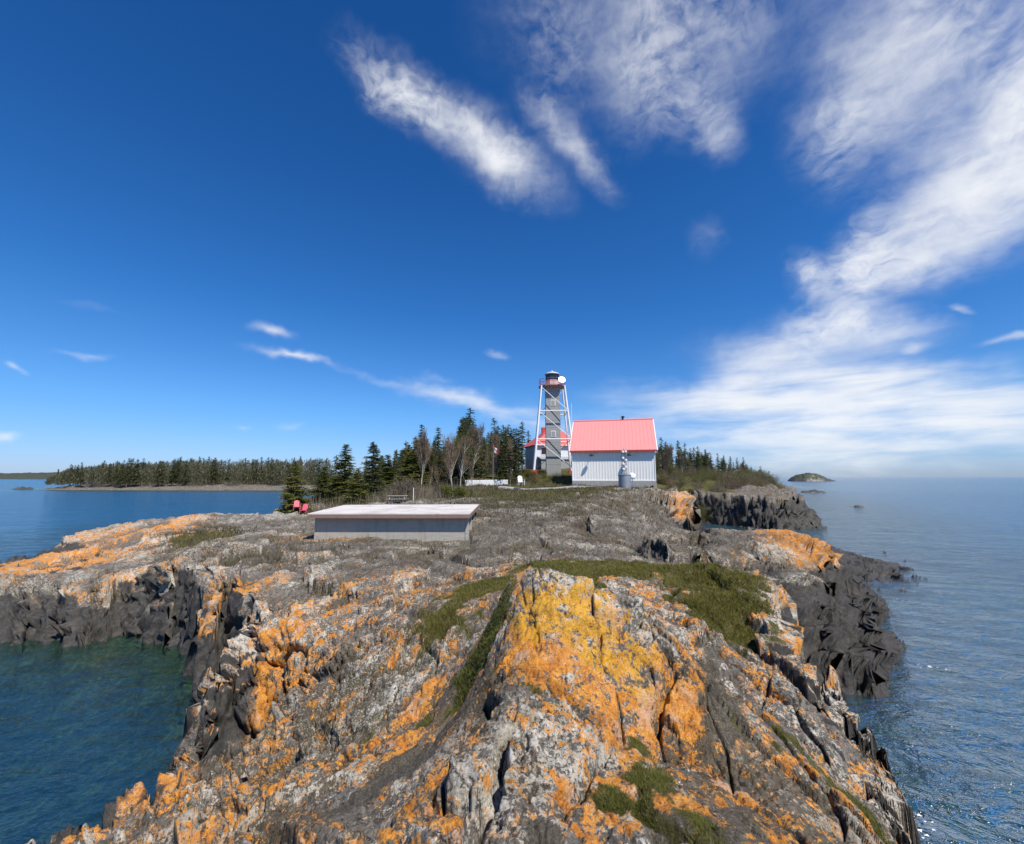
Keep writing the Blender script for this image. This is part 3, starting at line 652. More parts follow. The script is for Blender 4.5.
# ------------------------------------------------------------------ far land
def ridge_mesh(name, pts_fn, mat, nx, ny, kind='structure'):
    u, v = np.meshgrid(np.linspace(0, 1, nx), np.linspace(0, 1, ny))
    x, y, z = pts_fn(u, v); ii = np.arange(nx*ny).reshape(ny, nx)
    F = np.stack([ii[:-1, :-1], ii[:-1, 1:], ii[1:, 1:], ii[1:, :-1]], -1).reshape(-1, 4)
    return tag(np_mesh(name, np.stack([x, y, z], -1).reshape(-1, 3), F, mat), kind=kind)
hill_m, t, b = new_mat('distant_wood')
P = t.add('ShaderNodeNewGeometry').outputs['Position']
t.set(b.inputs['Base Color'], t.ramp(t.noise(P, 0.11, 6, .7), [(.3, (.022,.032,.020)), (.55, (.055,.060,.036)), (.75, (.095,.085,.058))])); b.inputs['Roughness'].default_value = .9
def hills(u, v):
    x = -2300 + 2050*u; y = 1250 + 500*v + 120*np.sin(u*9)
    pr = np.sin(np.clip(v*1.6, 0, 1)*math.pi/2)
    z = -0.5 + pr*(22 + 9*fbm(u*7, v*2, 3, 3) + 7*fbm(u*160, v*30, 8, 3)*np.clip(v*4, 0, 1))*np.clip(1.15-u, 0, 1)**.3
    return x, y, z
ridge_mesh('hills', hills, hill_m, 700, 40)
isl_m, t, b = new_mat('island_rock')
P = t.add('ShaderNodeNewGeometry').outputs['Position']; zz = t.add('ShaderNodeSeparateXYZ', {0: P}).outputs[2]
ng = t.noise(P, 0.25, 7, .7)
t.set(b.inputs['Base Color'], t.mix(t.mr(t.m('ADD', zz, t.m('MULTIPLY', ng, 6)), 5.5, 7.5), t.ramp(ng, [(.35, (.04,.036,.034)), (.65, (.10,.09,.084))]), t.ramp(ng, [(.35, (.03,.042,.02)), (.65, (.085,.085,.045))])))
def island(u, v):
    c = at_y(813, 478, 620); x = c[0] + (u-.5)*66; y = 620 + (v-.5)*46
    r = np.sqrt(((u-.40)/.42)**2 + ((v-.5)/.5)**2); r2 = np.sqrt(((u-.62)/.36)**2 + ((v-.5)/.4)**2)
    z = -1.2 + 12.2*np.clip(1-r**2.4, 0, 1)**.8
    z = np.maximum(z, -1.2 + 5.2*np.clip(1-r2**2, 0, 1)) + 1.6*fbm(u*9, v*7, 12, 4) + 1.4*fbm(u*40, v*30, 13, 2)*np.clip(1-r, 0, 1)
    return x, y, z
ridge_mesh('island', island, isl_m, 120, 60)
def reef(px0, px1, y, h, s):
    def f(u, v):
        a, b2 = at_y(px0, 480, y)[0], at_y(px1, 480, y)[0]
        x = a + (b2-a)*u; yy = y + (v-.5)*abs(b2-a)*.5
        r = np.clip(1-((u-.5)/.5)**2, 0, 1)*np.clip(1-((v-.5)/.5)**2, 0, 1)
        return x, yy, -.4 + (h+.4)*r**.5*(0.55 + 1.0*np.abs(fbm(u*6, v*3, s, 4)))
    return f
for (a, b2, y, h, s, lb) in ((16,34,215,1.2,3,'low dark reef of rock off the wooded far point'),(846,864,88,.28,5,'small dark wave-washed rock out in the open lake on the right'),(800,824,170,1.0,7,'low rocky ledge running into the lake below the distant island')):
    tag(ridge_mesh('rock_reef', reef(a, b2, y, h, s), isl_m, 60, 24, kind='thing'), lb, 'rock')

# ------------------------------------------------------------------ fog signal building (white walls, red roof)
white_w = paint('white_wall_paint', (.86,.84,.79), .5, .06, 2, .18, (.45,.42,.36))
trim_w = paint('white_trim', (.86,.86,.85), .45, .03)
roof_m = paint('red_roof_sheet', (.84,.285,.265), .42, .05, 1.2, .12, (.70,.33,.28), spec=.5)
roof_d = paint('dark_red_fascia', (.40,.06,.05), .6)
concrete = paint('weathered_concrete', (.40,.385,.355), .85, .2, 3, .5, (.24,.22,.19))
dark_met = paint('dark_metal', (.035,.035,.04), .45, .1, metal=.4)
galv = paint('galvanised_steel', (.42,.44,.46), .42, .18, 5, .3, (.30,.28,.26), metal=.55)
grey_p = paint('grey_tower_paint', (.335,.34,.325), .6, .10, 1.5, .25, (.22,.21,.19))
whitesteel = paint('white_steel_paint', (.84,.84,.83), .45, .05, 4)
red_p = paint('red_paint', (.55,.07,.05), .5, .12)
glass, t, b = new_mat('window_glass')
b.inputs['Base Color'].default_value = (.02,.028,.035,1); b.inputs['Roughness'].default_value = .06; b.inputs['Specular IOR Level'].default_value = .8

TH = R(-14.5)
fc = at_y(613.5, 487.2, 52.3)
hb = empty('fog_signal_building', (fc[0], fc[1], fc[2]), TH, 1, 'white corrugated building with red gable roof on the point, its long wall facing the camera', 'building')
WX, DP, ZF, ZE, ZR = 4.87, 9.0, 0.78, 4.74, 8.62
m = MB()   # corrugated long walls as ribbed sheets, gable ends plain
for (yy, sg) in ((0, -1), (DP, 1)):
    xs = []; x = -WX
    while x < WX-1e-6:
        for dx, dy in ((0,0),(.20,0),(.235,.02),(.305,.02),(.34,0)):
            if x+dx <= WX: xs.append((x+dx, yy+sg*dy))
        x += .34
    xs.append((WX, yy)); 
    n = len(xs); m.poly([(a, c, ZF) for a, c in xs] + [(a, c, ZE) for a, c in xs], [(i, i+1, n+i+1, n+i) for i in range(n-1)])
for sx_ in (-WX, WX):
    m.poly([(sx_, 0, ZF), (sx_, DP, ZF), (sx_, DP, ZE), (sx_, DP/2, ZR-.1), (sx_, 0, ZE)], [(0, 1, 2, 3, 4)])
m.build('wall', white_w, hb)
MB().box(-WX-.06, WX+.06, -.08, DP+.08, -1.6, ZF-.003).build('foundation', concrete, hb, bevel=.03)
m = MB(); ov, ey = .46, .26
for s in (0, 1):
    ya, yb = (-ov, DP/2) if s == 0 else (DP+ov, DP/2)
    slope = (ZR-ZE)/(DP/2); za, zb2 = ZE - ov*slope + .10, ZR + .06
    x0, x1 = -WX-ey, WX+ey
    m.poly([(x0,ya,za),(x1,ya,za),(x1,yb,zb2),(x0,yb,zb2),(x0,ya,za-.07),(x1,ya,za-.07),(x1,yb,zb2-.07),(x0,yb,zb2-.07)],
           [(0,1,2,3),(7,6,5,4),(0,4,5,1),(1,5,6,2),(3,7,4,0)])
    x = x0+.22
    while x < x1:
        a, c = np.array((x, ya, za)), np.array((x, yb, zb2))
        m.poly([a+(-.022,0,.002),a+(.022,0,.002),a+(.012,0,.035),a+(-.012,0,.035),c+(-.022,0,.002),c+(.022,0,.002),c+(.012,0,.035),c+(-.012,0,.035)],
               [(0,1,2,3),(1,5,6,2),(2,6,7,3),(3,7,4,0)]); x += .46
rf = m.build('roof', roof_m, hb)
MB().tube([(-WX-ey, DP/2, ZR+.085), (WX+ey, DP/2, ZR+.085)], .12, 6).build('ridge_cap', roof_m, rf)
MB().box(-WX-ey, WX+ey, -ov-.03, -ov-.003, ZE-ov*slope-.12, ZE-ov*slope+.085).build('fascia', roof_d, rf)
m = MB().tube([(1.35, DP/2, ZR+.1), (1.35, DP/2, ZR+.42)], .13, 10); m.tube([(1.35, DP/2, ZR+.42), (1.35, DP/2, ZR+.50), (1.35, DP/2, ZR+.62)], [.26, .26, .05], 10)
m.build('roof_vent', dark_met, rf)
for sx_ in (-1, 1):
    MB().box(min(sx_*(WX-.06), sx_*(WX+.05)), max(sx_*(WX-.06), sx_*(WX+.05)), -.055, .06, ZF, ZE-.1).build('corner_trim', trim_w, hb)
    m = MB(); xx = sx_*(WX+ey+.02)
    m.tube([(xx, -ov, ZE-ov*slope), (xx, DP/2, ZR+.0), (xx, DP+ov, ZE-ov*slope)], .085, 4); m.build('barge_board', trim_w, hb)
MB().box(-WX, WX, -.062, -.003, ZF-.06, ZF+.06).build('sill_trim', trim_w, hb)
def wx_of(px): return (px-613.5)*.1213
for px in (593.2, 629.6):
    x = wx_of(px); z = 3.86
    l = MB().box(x-.09, x+.09, -.10, -.036, z-.1, z+.1); l.tube([(x, -.08, z), (x, -.5, z+.09), (x, -.75, z+.02)], .035, 6)
    o = l.build('wall_lamp', dark_met, hb)
    MB().tube([(x, -.78, z+.10), (x, -.78, z-.02), (x, -.78, z-.14)], [.13, .24, .27], 12).build('lamp_shade', dark_met, o)

# ------------------------------------------------------------------ lighthouse: white skeleton frame round a square grey shaft
tx, ty = at_y(553.3, 470, 65)[:2]; tz = 6.75
lh = empty('lighthouse', (tx, ty, tz), R(-1.5), 1, 'tall steel lighthouse with white skeleton legs, grey central shaft and glazed lantern', 'lighthouse')
HT = 12.9; rb, rt = 2.98, 1.72
def leg(sx_, sy_, z): 
    k = z/HT; r = rb + (rt-rb)*k; return np.array((sx_*r, sy_*r, z))
corners = [(-1,-1),(1,-1),(1,1),(-1,1)]
for c in corners:
    MB().tube([leg(*c, -.8), leg(*c, 0), leg(*c, HT)], [.17, .17, .12], 8).build('leg', whitesteel, lh)
    MB().box(leg(*c,0)[0]-.38, leg(*c,0)[0]+.38, leg(*c,0)[1]-.38, leg(*c,0)[1]+.38, -1.6, .25).build('footing', red_p, lh, bevel=.03)
lv = [0.15, 4.75, 9.0, HT-.15]
for i in range(4):
    a, c = corners[i], corners[(i+1) % 4]
    for z in lv[1:3]:
        MB().tube([leg(*a, z), leg(*c, z)], .085, 6).build('horizontal_brace', whitesteel, lh)
    for k in range(3):
        MB().tube([leg(*a, lv[k+1]-.1) if k != 1 else leg(*a, lv[k+1]-.1), leg(*c, lv[k]+.1)], .05, 6).build('diagonal_brace', whitesteel, lh)
m = MB().box(-1.08, 1.08, -1.08, 1.08, -1, HT)
for k in range(1, 12): m.box(-1.095, 1.095, -1.095, 1.095, k*1.1, k*1.1+.04)
sh = m.build('shaft', grey_p, lh)
for z in (5.2, 9.9):
    w_ = MB().box(-.36, .36, -1.14, -1.096, z, z+.9).build('window', trim_w, sh)
    MB().box(-.28, .28, -1.16, -1.141, z+.08, z+.82).build('pane', grey_p, w_)
MB().lathe([(1.15, HT-.35), (2.05, HT), (2.12, HT), (2.12, HT+.16), (1.0, HT+.16)], 16, .2).build('gallery_deck', paint('faded_deck_paint', (.42,.24,.21), .6), lh)
m = MB()
for z in (.55, 1.0): 
    m.tube([(2.02*math.cos(2*math.pi*k/16), 2.02*math.sin(2*math.pi*k/16), HT+.16+z) for k in range(17)], .03, 5, False)
for k in range(16): m.tube([(2.02*math.cos(2*math.pi*k/16), 2.02*math.sin(2*math.pi*k/16), HT+.16+z) for z in (0, 1.0)], .026, 5)
m.build('gallery_railing', red_p, lh)
ln = MB().lathe([(1.12, HT+.163), (1.12, HT+1.05), (1.05, HT+1.05)], 8, .39).build('lantern_base', paint('faded_red_paint', (.70,.50,.46), .5), lh)
gl_ = MB().lathe([(1.02, HT+1.053), (1.02, HT+2.0)], 8, .39).build('lantern_glazing', glass, lh)
for k in range(8):
    th = .39 + 2*math.pi*k/8; MB().tube([(1.04*math.cos(th), 1.04*math.sin(th), z) for z in (HT+1.053, HT+2.0)], .04, 5).build('glazing_bar', dark_met, gl_)
MB().lathe([(1.14, HT+2.003), (1.14, HT+2.08), (.95, HT+2.26), (.5, HT+2.42), (.16, HT+2.46), (.16, HT+2.58), (.05, HT+2.7)], 16).build('lantern_roof', paint('lantern_roof_paint', (.55,.55,.54), .5), lh, smooth=True)
MB().tube([(1.3, 1.2, HT), (1.3, 1.2, HT-.3), (1.55, .3, 0)], .05, 5)
m = MB().tube([(2.9, .2, -.5), (2.9, .2, HT-2.4)], .028, 5).build('aerial', whitesteel, lh)
# panel added at the gallery rail, tilted only to make the lantern's sun glint
mirr, t, b = new_mat('glint_panel_metal'); b.inputs['Metallic'].default_value = .9; b.inputs['Roughness'].default_value = .42; b.inputs['Base Color'].default_value = (.85,.87,.9,1)
pc_ = np.array((1.30, -2.06, HT+.80))
to_cam = np.array((0-tx, 0-ty, EYE-tz-HT)); to_cam = to_cam/np.linalg.norm(to_cam)
hv = to_cam + SUN; hv /= np.linalg.norm(hv)
ax = np.cross((0, 0, 1), hv); ax /= np.linalg.norm(ax); ay_ = np.cross(hv, ax)
m = MB(); ring = [(math.cos(k*math.pi/10)*.50, math.sin(k*math.pi/10)*.48) for k in range(20)]
vs_ = [pc_ + ax*a + ay_*c for a, c in ring] + [pc_ + ax*a + ay_*c - hv*.05 for a, c in ring]
m.poly(vs_, [tuple(range(20)), tuple(range(39, 19, -1))] + [(k, k+20, (k+1) % 20+20, (k+1) % 20) for k in range(20)])
m.tube([pc_ - hv*.05, pc_ - hv*.3 + np.array((0, .3, -.2)), (1.1, -1.6, HT+.16)], .04, 6)
m.build('added_glint_panel', mirr, lh)

# ------------------------------------------------------------------ keeper's house behind the lighthouse
kx, ky = at_y(553, 470, 80)[:2]; kz = 7.1
kh = empty('keepers_house', (kx, ky, kz), R(14), 1, "white keeper's house with red hip roof behind the lighthouse legs", 'house')
blue_w = paint('pale_siding', (.74,.76,.78), .6, .05, 2, .15)
MB().box(-4.3, 4.3, -3.6, 3.6, -1.2, 4.55).build('wall', blue_w, kh)
m = MB(); e = .5; zE, zA = 4.5, 8.0
m.poly([(-4.3-e,-3.6-e,zE),(4.3+e,-3.6-e,zE),(4.3+e,3.6+e,zE),(-4.3-e,3.6+e,zE),(-.8,0,zA),(.8,0,zA)], [(0,1,5,4),(1,2,5),(2,3,4,5),(3,0,4),(3,2,1,0)])
rk = m.build('roof', paint('red_shingle_roof', (.72,.13,.11), .6, .1, 2), kh)
MB().box(-1.9, -1.3, .3, .9, 6.2, 8.1).build('chimney', red_p, rk)
MB().box(-4.3-e, 4.3+e, -3.6-e-.03, -3.6-e-.003, 4.42, 4.56).build('fascia', trim_w, rk)
for x in (-2.9, -.6, 2.6):
    f = MB().box(x-.62, x+.62, -3.66, -3.602, 2.75, 4.1).build('window', trim_w, kh)
    MB().box(x-.5, x+.5, -3.68, -3.661, 2.87, 3.98).build('pane', glass, f)
f = MB().box(2.1, 3.1, -3.66, -3.602, .5, 1.9).build('window', trim_w, kh); MB().box(2.2, 3.0, -3.68, -3.661, .6, 1.8).build('pane', glass, f)
MB().box(-4.0, 1.5, -5.4, -3.61, -1.2, 2.05).build('porch', grey_p, kh)
MB().poly([(-4.15,-5.6,2.0),(1.65,-5.6,2.0),(1.65,-3.61,2.5),(-4.15,-3.61,2.5),(-4.15,-5.6,1.9),(1.65,-5.6,1.9),(1.65,-3.61,2.4),(-4.15,-3.61,2.4)], [(0,1,2,3),(4,7,6,5),(0,4,5,1),(1,5,6,2),(3,7,4,0)]).build('porch_roof', grey_p, kh)

# ------------------------------------------------------------------ tank, mast, dish, path, edging
p = at_y(625, 489.2, 46.5)
tk = empty('water_tank', p, 0, 1, 'grey galvanised cylinder tank standing in front of the white wall', 'tank')
prof = [(.66, -.3)]; z = 0
while z < 1.46: prof += [(.66, z), (.675, z+.03), (.66, z+.06)]; z += .12
prof += [(.66, 1.5)]
MB().lathe(prof, 32).build('drum', galv, tk, smooth=True)
MB().lathe([(.70, 1.503), (.70, 1.56), (.1, 1.60)], 32).build('lid', galv, tk)
ms = empty('signal_mast', (p[0]-.05, p[1], p[2]+1.59), R(20), 1, 'short lattice mast with white fittings on top of the grey tank', 'mast')
m = MB()
for sx_, sy_ in corners: m.tube([(sx_*.22, sy_*.22, 0), (sx_*.20, sy_*.20, 2.45)], .028, 6)
m.build('post', galv, ms)
m = MB()
for k in range(6):
    z = .05 + k*.45
    for i in range(4):
        a, c = corners[i], corners[(i+1) % 4]
        m.tube([(a[0]*.21, a[1]*.21, z), (c[0]*.21, c[1]*.21, z)], .018, 5)
        if k < 5: m.tube([(a[0]*.21, a[1]*.21, z), (c[0]*.21, c[1]*.21, z+.45)], .014, 5)
m.build('lattice', dark_met, ms)
for k, (dx, z) in enumerate(((-.27,2.4),(.1,2.42),(-.26,1.72),(.1,1.5),(-.26,1.1),(.05,.8),(-.24,.55))):
    MB().lathe([(.05, z-.12), (.14, z-.10), (.15, z+.06), (.05, z+.12)], 12).xf(np.eye(3), (dx, -.27, 0)).build('lamp_head', whitesteel, ms)
MB().tube([(0, 0, 2.4), (0, 0, 2.85)], .02, 6).build('spike', dark_met, ms)
q = at_y(632.8, 488, 48.5)
ds = empty('satellite_dish', (q[0], q[1], q[2]), 0, 1, 'small round white dish beside the grey tank', 'dish')
MB().tube([(0, .1, -.4), (0, .1, 1.35)], .035, 8).build('pole', galv, ds)
MB().lathe([(.02, .16), (.2, .12), (.36, .02), (.40, -.06), (.385, -.07), (.2, .04), (.02, .09)], 20).xf(rotx(R(70)), (0, 0, 1.35)).build('reflector', trim_w, ds, smooth=True)

def strip(name, pts, w, th, mat, label, cat):
    m = MB(); P_ = [np.array(p, float) for p in pts]
    L_, R_ = [], []
    for i, p in enumerate(P_):
        d = P_[min(i+1, len(P_)-1)] - P_[max(0, i-1)]; n_ = np.array((-d[1], d[0], 0)); n_ /= np.linalg.norm(n_)
        L_.append(p + n_*w/2); R_.append(p - n_*w/2)
    k = len(P_); dn = np.array((0, 0, th))
    m.poly(L_ + R_ + [p-dn for p in L_] + [p-dn for p in R_], [f for i in range(k-1) for f in ((i, k+i, k+i+1, i+1), (2*k+i, i, i+1, 2*k+i+1), (k+i, 3*k+i, 3*k+i+1, k+i+1))] + [(0, 2*k, 3*k, k), (k-1, 2*k-1, 4*k-1, 3*k-1)])
    return tag(m.build(name, mat), label, cat) if label else tag(m.build(name, mat), kind='structure')
pale_c = paint('pale_concrete', (.62,.60,.55), .8, .1, 2)
pts_ = []
for px, y in ((500,52.5),(512,52),(525,51.6),(540,51.3),(555,51.2),(575,51.1),(600,51)):
    x = at_y(px, 486, y)[0]; pts_.append((x, y, zat(x, y)+.17))
strip('path', pts_, 1.15, .3, pale_c, None, None)
q = at_y(487, 482.4, 57); q[2] = max(q[2], zat(q[0], q[1])+.05)
wl = empty('garden_edging', q, R(2), 1, 'long low white painted edging wall near the flagpole', 'wall')
for k, (x0, x1) in enumerate(((-2.85,-1.0),(-.98,.95),(.97,2.75))):
    MB().box(x0, x1, -.12, .12, -.6, .30+.02*k).build('wall_section', trim_w, wl, bevel=.03)

# ------------------------------------------------------------------ concrete platform on the rock
zt_ = 4.12
A_ = at_z(307.5, 513.5, zt_); B_ = at_z(470, 513.5, zt_); C_ = at_z(479, 504.3, zt_); D_ = at_z(345, 504.8, zt_)
pf = empty('concrete_platform', (0, 0, 0), 0, 1, 'raised concrete platform with pale flat top on the grey rock', 'platform')
slab_t, t, b = new_mat('platform_top')
P = t.add('ShaderNodeNewGeometry').outputs['Position']
sn = t.noise(P, .5, 6, .65); c = t.mix(t.mr(sn, .45, .62), (.64,.595,.55), (.50,.46,.42))
c = t.mix(t.mr(t.noise(P, 1.4, 7, .7), .60, .68), c, (.28,.24,.21)); t.set(b.inputs['Base Color'], c); b.inputs['Roughness'].default_value = .85
edge_m = paint('rusty_concrete_edge', (.30,.185,.145), .85, .25, 4, .5, (.22,.09,.05))
def quadslab(P4, z0, z1, mat, name, parent, grow=0.0):
    c = sum(P4)/4; vs = []
    for z in (z0, z1):
        for p in P4:
            d = p-c; d[2] = 0; d = d/np.linalg.norm(d); vs.append((p[0]+d[0]*grow, p[1]+d[1]*grow, z))
    return MB().poly(vs, [(3,2,1,0),(4,5,6,7),(0,1,5,4),(1,2,6,5),(2,3,7,6),(3,0,4,7)]).build(name, mat, parent)
Q = [p.copy() for p in (A_, B_, C_, D_)]
quadslab(Q, zt_-.05, zt_, slab_t, 'deck', pf)
quadslab(Q, zt_-.24, zt_-.053, edge_m, 'deck_edge', pf)
w_, t, b = new_mat('board_marked_concrete')
P = t.add('ShaderNodeNewGeometry').outputs['Position']; zz = t.add('ShaderNodeSeparateXYZ', {0: P}).outputs[2]
mpx = t.add('ShaderNodeMapping', {'Vector': P, 'Scale': (1.2, 1.2, 7)}); n_ = t.noise(mpx, 1.5, 6, .65)
mpv = t.add('ShaderNodeMapping', {'Vector': P, 'Scale': (4, 4, .35)}); nv = t.noise(mpv, 1.3, 5, .7)
c = t.mix(n_, (.30,.275,.235), (.50,.465,.40)); c = t.mix(t.m('MULTIPLY', t.mr(nv, .5, .7), .6), c, (.20,.17,.14))
t.set(b.inputs['Base Color'], c); b.inputs['Roughness'].default_value = .9; t.set(b.inputs['Normal'], t.bump(n_, .4, .03))
Qi = [p.copy() for p in Q]; yf = .42
dA = (Q[1]-Q[0])/np.linalg.norm(Q[1]-Q[0])
Qi[0] += np.array((.22, yf, 0)); Qi[1] += np.array((-.30, yf, 0)); Qi[2] += np.array((-.45, -.5, 0)); Qi[3] += np.array((.3, -.3, 0))
vs = [(p[0], p[1], z) for z in (1.6, zt_-.243) for p in Qi]
MB().poly(vs, [(3,2,1,0),(4,5,6,7),(0,1,5,4),(1,2,6,5),(2,3,7,6),(3,0,4,7)]).build('side_wall', w_, pf)
for k in (0.02, .45, .95):
    q = Qi[1]*(1-k) + Qi[2]*k; MB().box(q[0]+.02, q[0]+.2, q[1]-.14, q[1]+.14, 1.7, zt_-.243).build('buttress', w_, pf, bevel=.02)

# ------------------------------------------------------------------ garden chairs, table, flag, post
def adirondack(loc, rz, mat, name, label, group=None, s=1.0):
    t0 = empty(name, loc, rz, s, label, 'chair', group)
    m = MB()
    for k in range(5): y = -.34 + k*.125; m.box(-.29, .29, y, y+.105, .36-.03*k, .385-.03*k)
    m.build('seat', mat, t0)
    m = MB()
    for k in range(5):
        x = -.27 + k*.11; h = (.72, .80, .83, .80, .72)[k]
        m.poly([(x,.24,.24),(x+.095,.24,.24),(x+.095,.24+.38*h,.24+h),(x,.24+.38*h,.24+h),(x,.265,.24),(x+.095,.265,.24),(x+.095,.265+.38*h,.24+h),(x,.265+.38*h,.24+h)], [(0,1,2,3),(7,6,5,4),(0,4,5,1),(1,5,6,2),(2,6,7,3),(3,7,4,0)])
    m.build('backrest', mat, t0)
    for sx_ in (-1, 1):
        a, c = sorted((sx_*.30, sx_*.44)); MB().box(a, c, -.38, .36, .56, .585).build('armrest', mat, t0)
        a, c = sorted((sx_*.32, sx_*.36)); MB().box(a, c, -.36, -.27, -.05, .557).build('leg', mat, t0)
        MB().poly([(a,-.26,.25),(c,-.26,.25),(c,.55,-.03),(a,.55,-.03),(a,-.26,.36),(c,-.26,.36),(c,.55,.08),(a,.55,.08)], [(3,2,1,0),(4,5,6,7),(0,1,5,4),(1,2,6,5),(2,3,7,6),(3,0,4,7)]).build('leg', mat, t0)
    return t0
pink = paint('pink_red_paint', (.72,.13,.20), .5, .08)
for px, rz, lb in ((297.2, .5, 'pink-red garden chair next to the dark fir tree, left one of the pair'), (304.6, .15, 'pink-red garden chair closest to the concrete platform, right one of the pair')):
    q = pick(297.2, 511.5); q = np.array((at_y(px, 511, q[1])[0], q[1]-.15, zat(at_y(px, 511, q[1])[0], q[1]-.15)+.14)); adirondack((q[0], q[1], q[2]), rz+R(180)*0, pink, 'garden_chair', lb, 'pink garden chairs by the bay', max(.8, q[1]/44)*.88)
q = at_y(521, 484.6, 51.0); adirondack((q[0], q[1], q[2]-.02), R(14), trim_w, 'garden_chair', 'white garden chair alone beside the concrete path', None, 1.0)
q = pick(397.5, 502); q = np.array((q[0], max(q[1], 38), 0)); q = at_y(397.5, 503.4, 42)
tb = empty('picnic_table', (q[0], q[1], q[2]), R(6), 1, 'weathered grey picnic table before the round bare bush', 'table')
wood = paint('grey_weathered_wood', (.36,.33,.30), .8, .2, 4)
m = MB()
for k in range(5): m.box(-.95, .95, -.36+k*.147, -.36+k*.147+.135, .71, .75)
m.build('tabletop', wood, tb)
for y in (-.78, .5): MB().box(-.95, .95, y, y+.28, .42, .46).build('bench_seat', wood, tb)
for x in (-.7, .7):
    for s in (-1, 1): MB().tube([(x, s*.62, -.1), (x, s*.22, .71)], .045, 4).build('leg', wood, tb)
    MB().box(x-.02, x+.02, -.75, .75, .36, .42).build('crossbar', wood, tb)
q = at_y(413.2, 501.5, 43)
pm = MB().tube([(q[0], q[1], q[2]-.3), (q[0], q[1], q[2]+1.35)], .035, 8).build('marker_post', trim_w); tag(pm, 'thin pale post standing right of the picnic table', 'post')
q = at_y(493, 484.5, 57)
fp = empty('flagpole', (q[0], q[1], q[2]), 0, 1, 'slim grey flagpole before the dark spruces, flying a small flag', 'flagpole')
MB().tube([(0, 0, -.4), (0, 0, 5.3)], [.05, .03], 8).build('pole', galv, fp)
fl = empty('flag', (q[0], q[1]-.02, q[2]+5.1), R(-25), 1, 'small red and white maple leaf flag hanging from the flagpole', 'flag')
def flagpart(name, x0, x1, mat):
    n = 12; vs = []; fs = []
    for i in range(n+1):
        u = x0 + (x1-x0)*i/n
        for j in range(7):
            v = j/6; vs.append((u*.62, .09*math.sin(u*9+v*1.5), -v*.72 - u*.42 + .03*math.sin(u*7)))
    for i in range(n):
        for j in range(6): fs.append((i*7+j, (i+1)*7+j, (i+1)*7+j+1, i*7+j+1))
    o = MB().poly(vs, fs).build(name, mat, fl); sd_ = o.modifiers.new('thickness', 'SOLIDIFY'); sd_.thickness = .006
fred = paint('flag_red', (.62,.03,.03), .7); fwh = paint('flag_white', (.82,.80,.78), .7)
flagpart('red_band', .02, .33, fred); flagpart('white_band', .33, .92, fwh); flagpart('red_band', .92, 1.23, fred)
leafp = [(0,.5),(.09,.33),(.2,.38),(.16,.1),(.3,.22),(.34,.13),(.48,.16),(.42,.02),(.48,-.04),(.2,-.25),(.22,-.33),(.02,-.30),(.02,-.5),(-.02,-.5),(-.02,-.30),(-.22,-.33),(-.2,-.25),(-.48,-.04),(-.42,.02),(-.48,.16),(-.34,.13),(-.3,.22),(-.16,.1),(-.2,.38),(-.09,.33)]
vs = []
for a, c in leafp:
    u = .625 + a*.50; v = .5 - c*.6; vs.append((u*.62, .09*math.sin(u*9+v*1.5) - .014, -v*.72 - u*.42 + .03*math.sin(u*7)))
MB().poly(vs, [tuple(range(len(vs)))[::-1]]).build('maple_leaf', fred, fl)
# ------------------------------------------------------------------ trees
def tri_mesh(T, name, mat, extra=None):
    T = np.asarray(T, float); n = len(T)
    V = T.reshape(-1, 3); F = np.arange(n*3).reshape(n, 3)
    o = np_mesh(name, V, F, mat); me = o.data; bpy.data.objects.remove(o); return me
def conifer_crown(r, hh, rad_, nb, nl, droop, base, gap, seed):
    g = np.random.default_rng(seed); T = []
    zs = np.sort(base + (1-base)*g.random(nb)**0.92)
    lop = g.random(6)
    for z in zs:
        k = (1-z)/(1-base); a = g.random()*2*math.pi
        L = rad_*(k**.80)*(0.62+.5*g.random())*(0.78 + .35*math.sin(a+lop[0]*6)*lop[1]) + .018
        if g.random() < gap: L *= .35
        dz = -droop*L*(.6+.8*g.random()) + .25*L*(1-k)
        ca, sa = math.cos(a), math.sin(a)
        p0 = np.array((0, 0, z)); p1 = np.array((ca*L, sa*L, z+dz))
        side = np.array((-sa, ca, 0))
        m_ = max(3, int(nl*(.35+.65*L/rad_)))
        for s in np.linspace(.12, 1.0, m_):
            q = p0 + (p1-p0)*s; q[2] -= .25*droop*L*s*s - .08*L*s
            l = (.42*L*(1-.62*s) + .016)*(0.7+.6*g.random())
            for sg in (-1, 1):
                dirv = side*sg*(.8+.3*g.random()) + (p1-p0)/L*(.45+.5*g.random()); dirv[2] += g.normal()*.28 - .18
                dirv /= np.linalg.norm(dirv)
                wv_ = np.cross(dirv, g.normal(size=3)); wv_ /= np.linalg.norm(wv_)
                wd_ = l*.34
                T.append([q - wv_*wd_*.5, q + wv_*wd_*.5, q + dirv*l])
                if g.random() < .7:
                    q2 = q + dirv*l*.4; d2 = dirv + g.normal(size=3)*.5; d2 /= np.linalg.norm(d2); w2 = np.cross(d2, g.normal(size=3)); w2 /= np.linalg.norm(w2)
                    T.append([q2 - w2*wd_*.4, q2 + w2*wd_*.4, q2 + d2*l*.75])
    for k in range(10):
        z = .93 + .075*g.random(); a = g.random()*6.28; T.append([(0,0,z-.02),(.004,.004,z),(math.cos(a)*.014, math.sin(a)*.014, z+.02)])
    T.append([(-.004,0,.93),(.004,0,.93),(0,0,1.015)])
    return np.array(T)
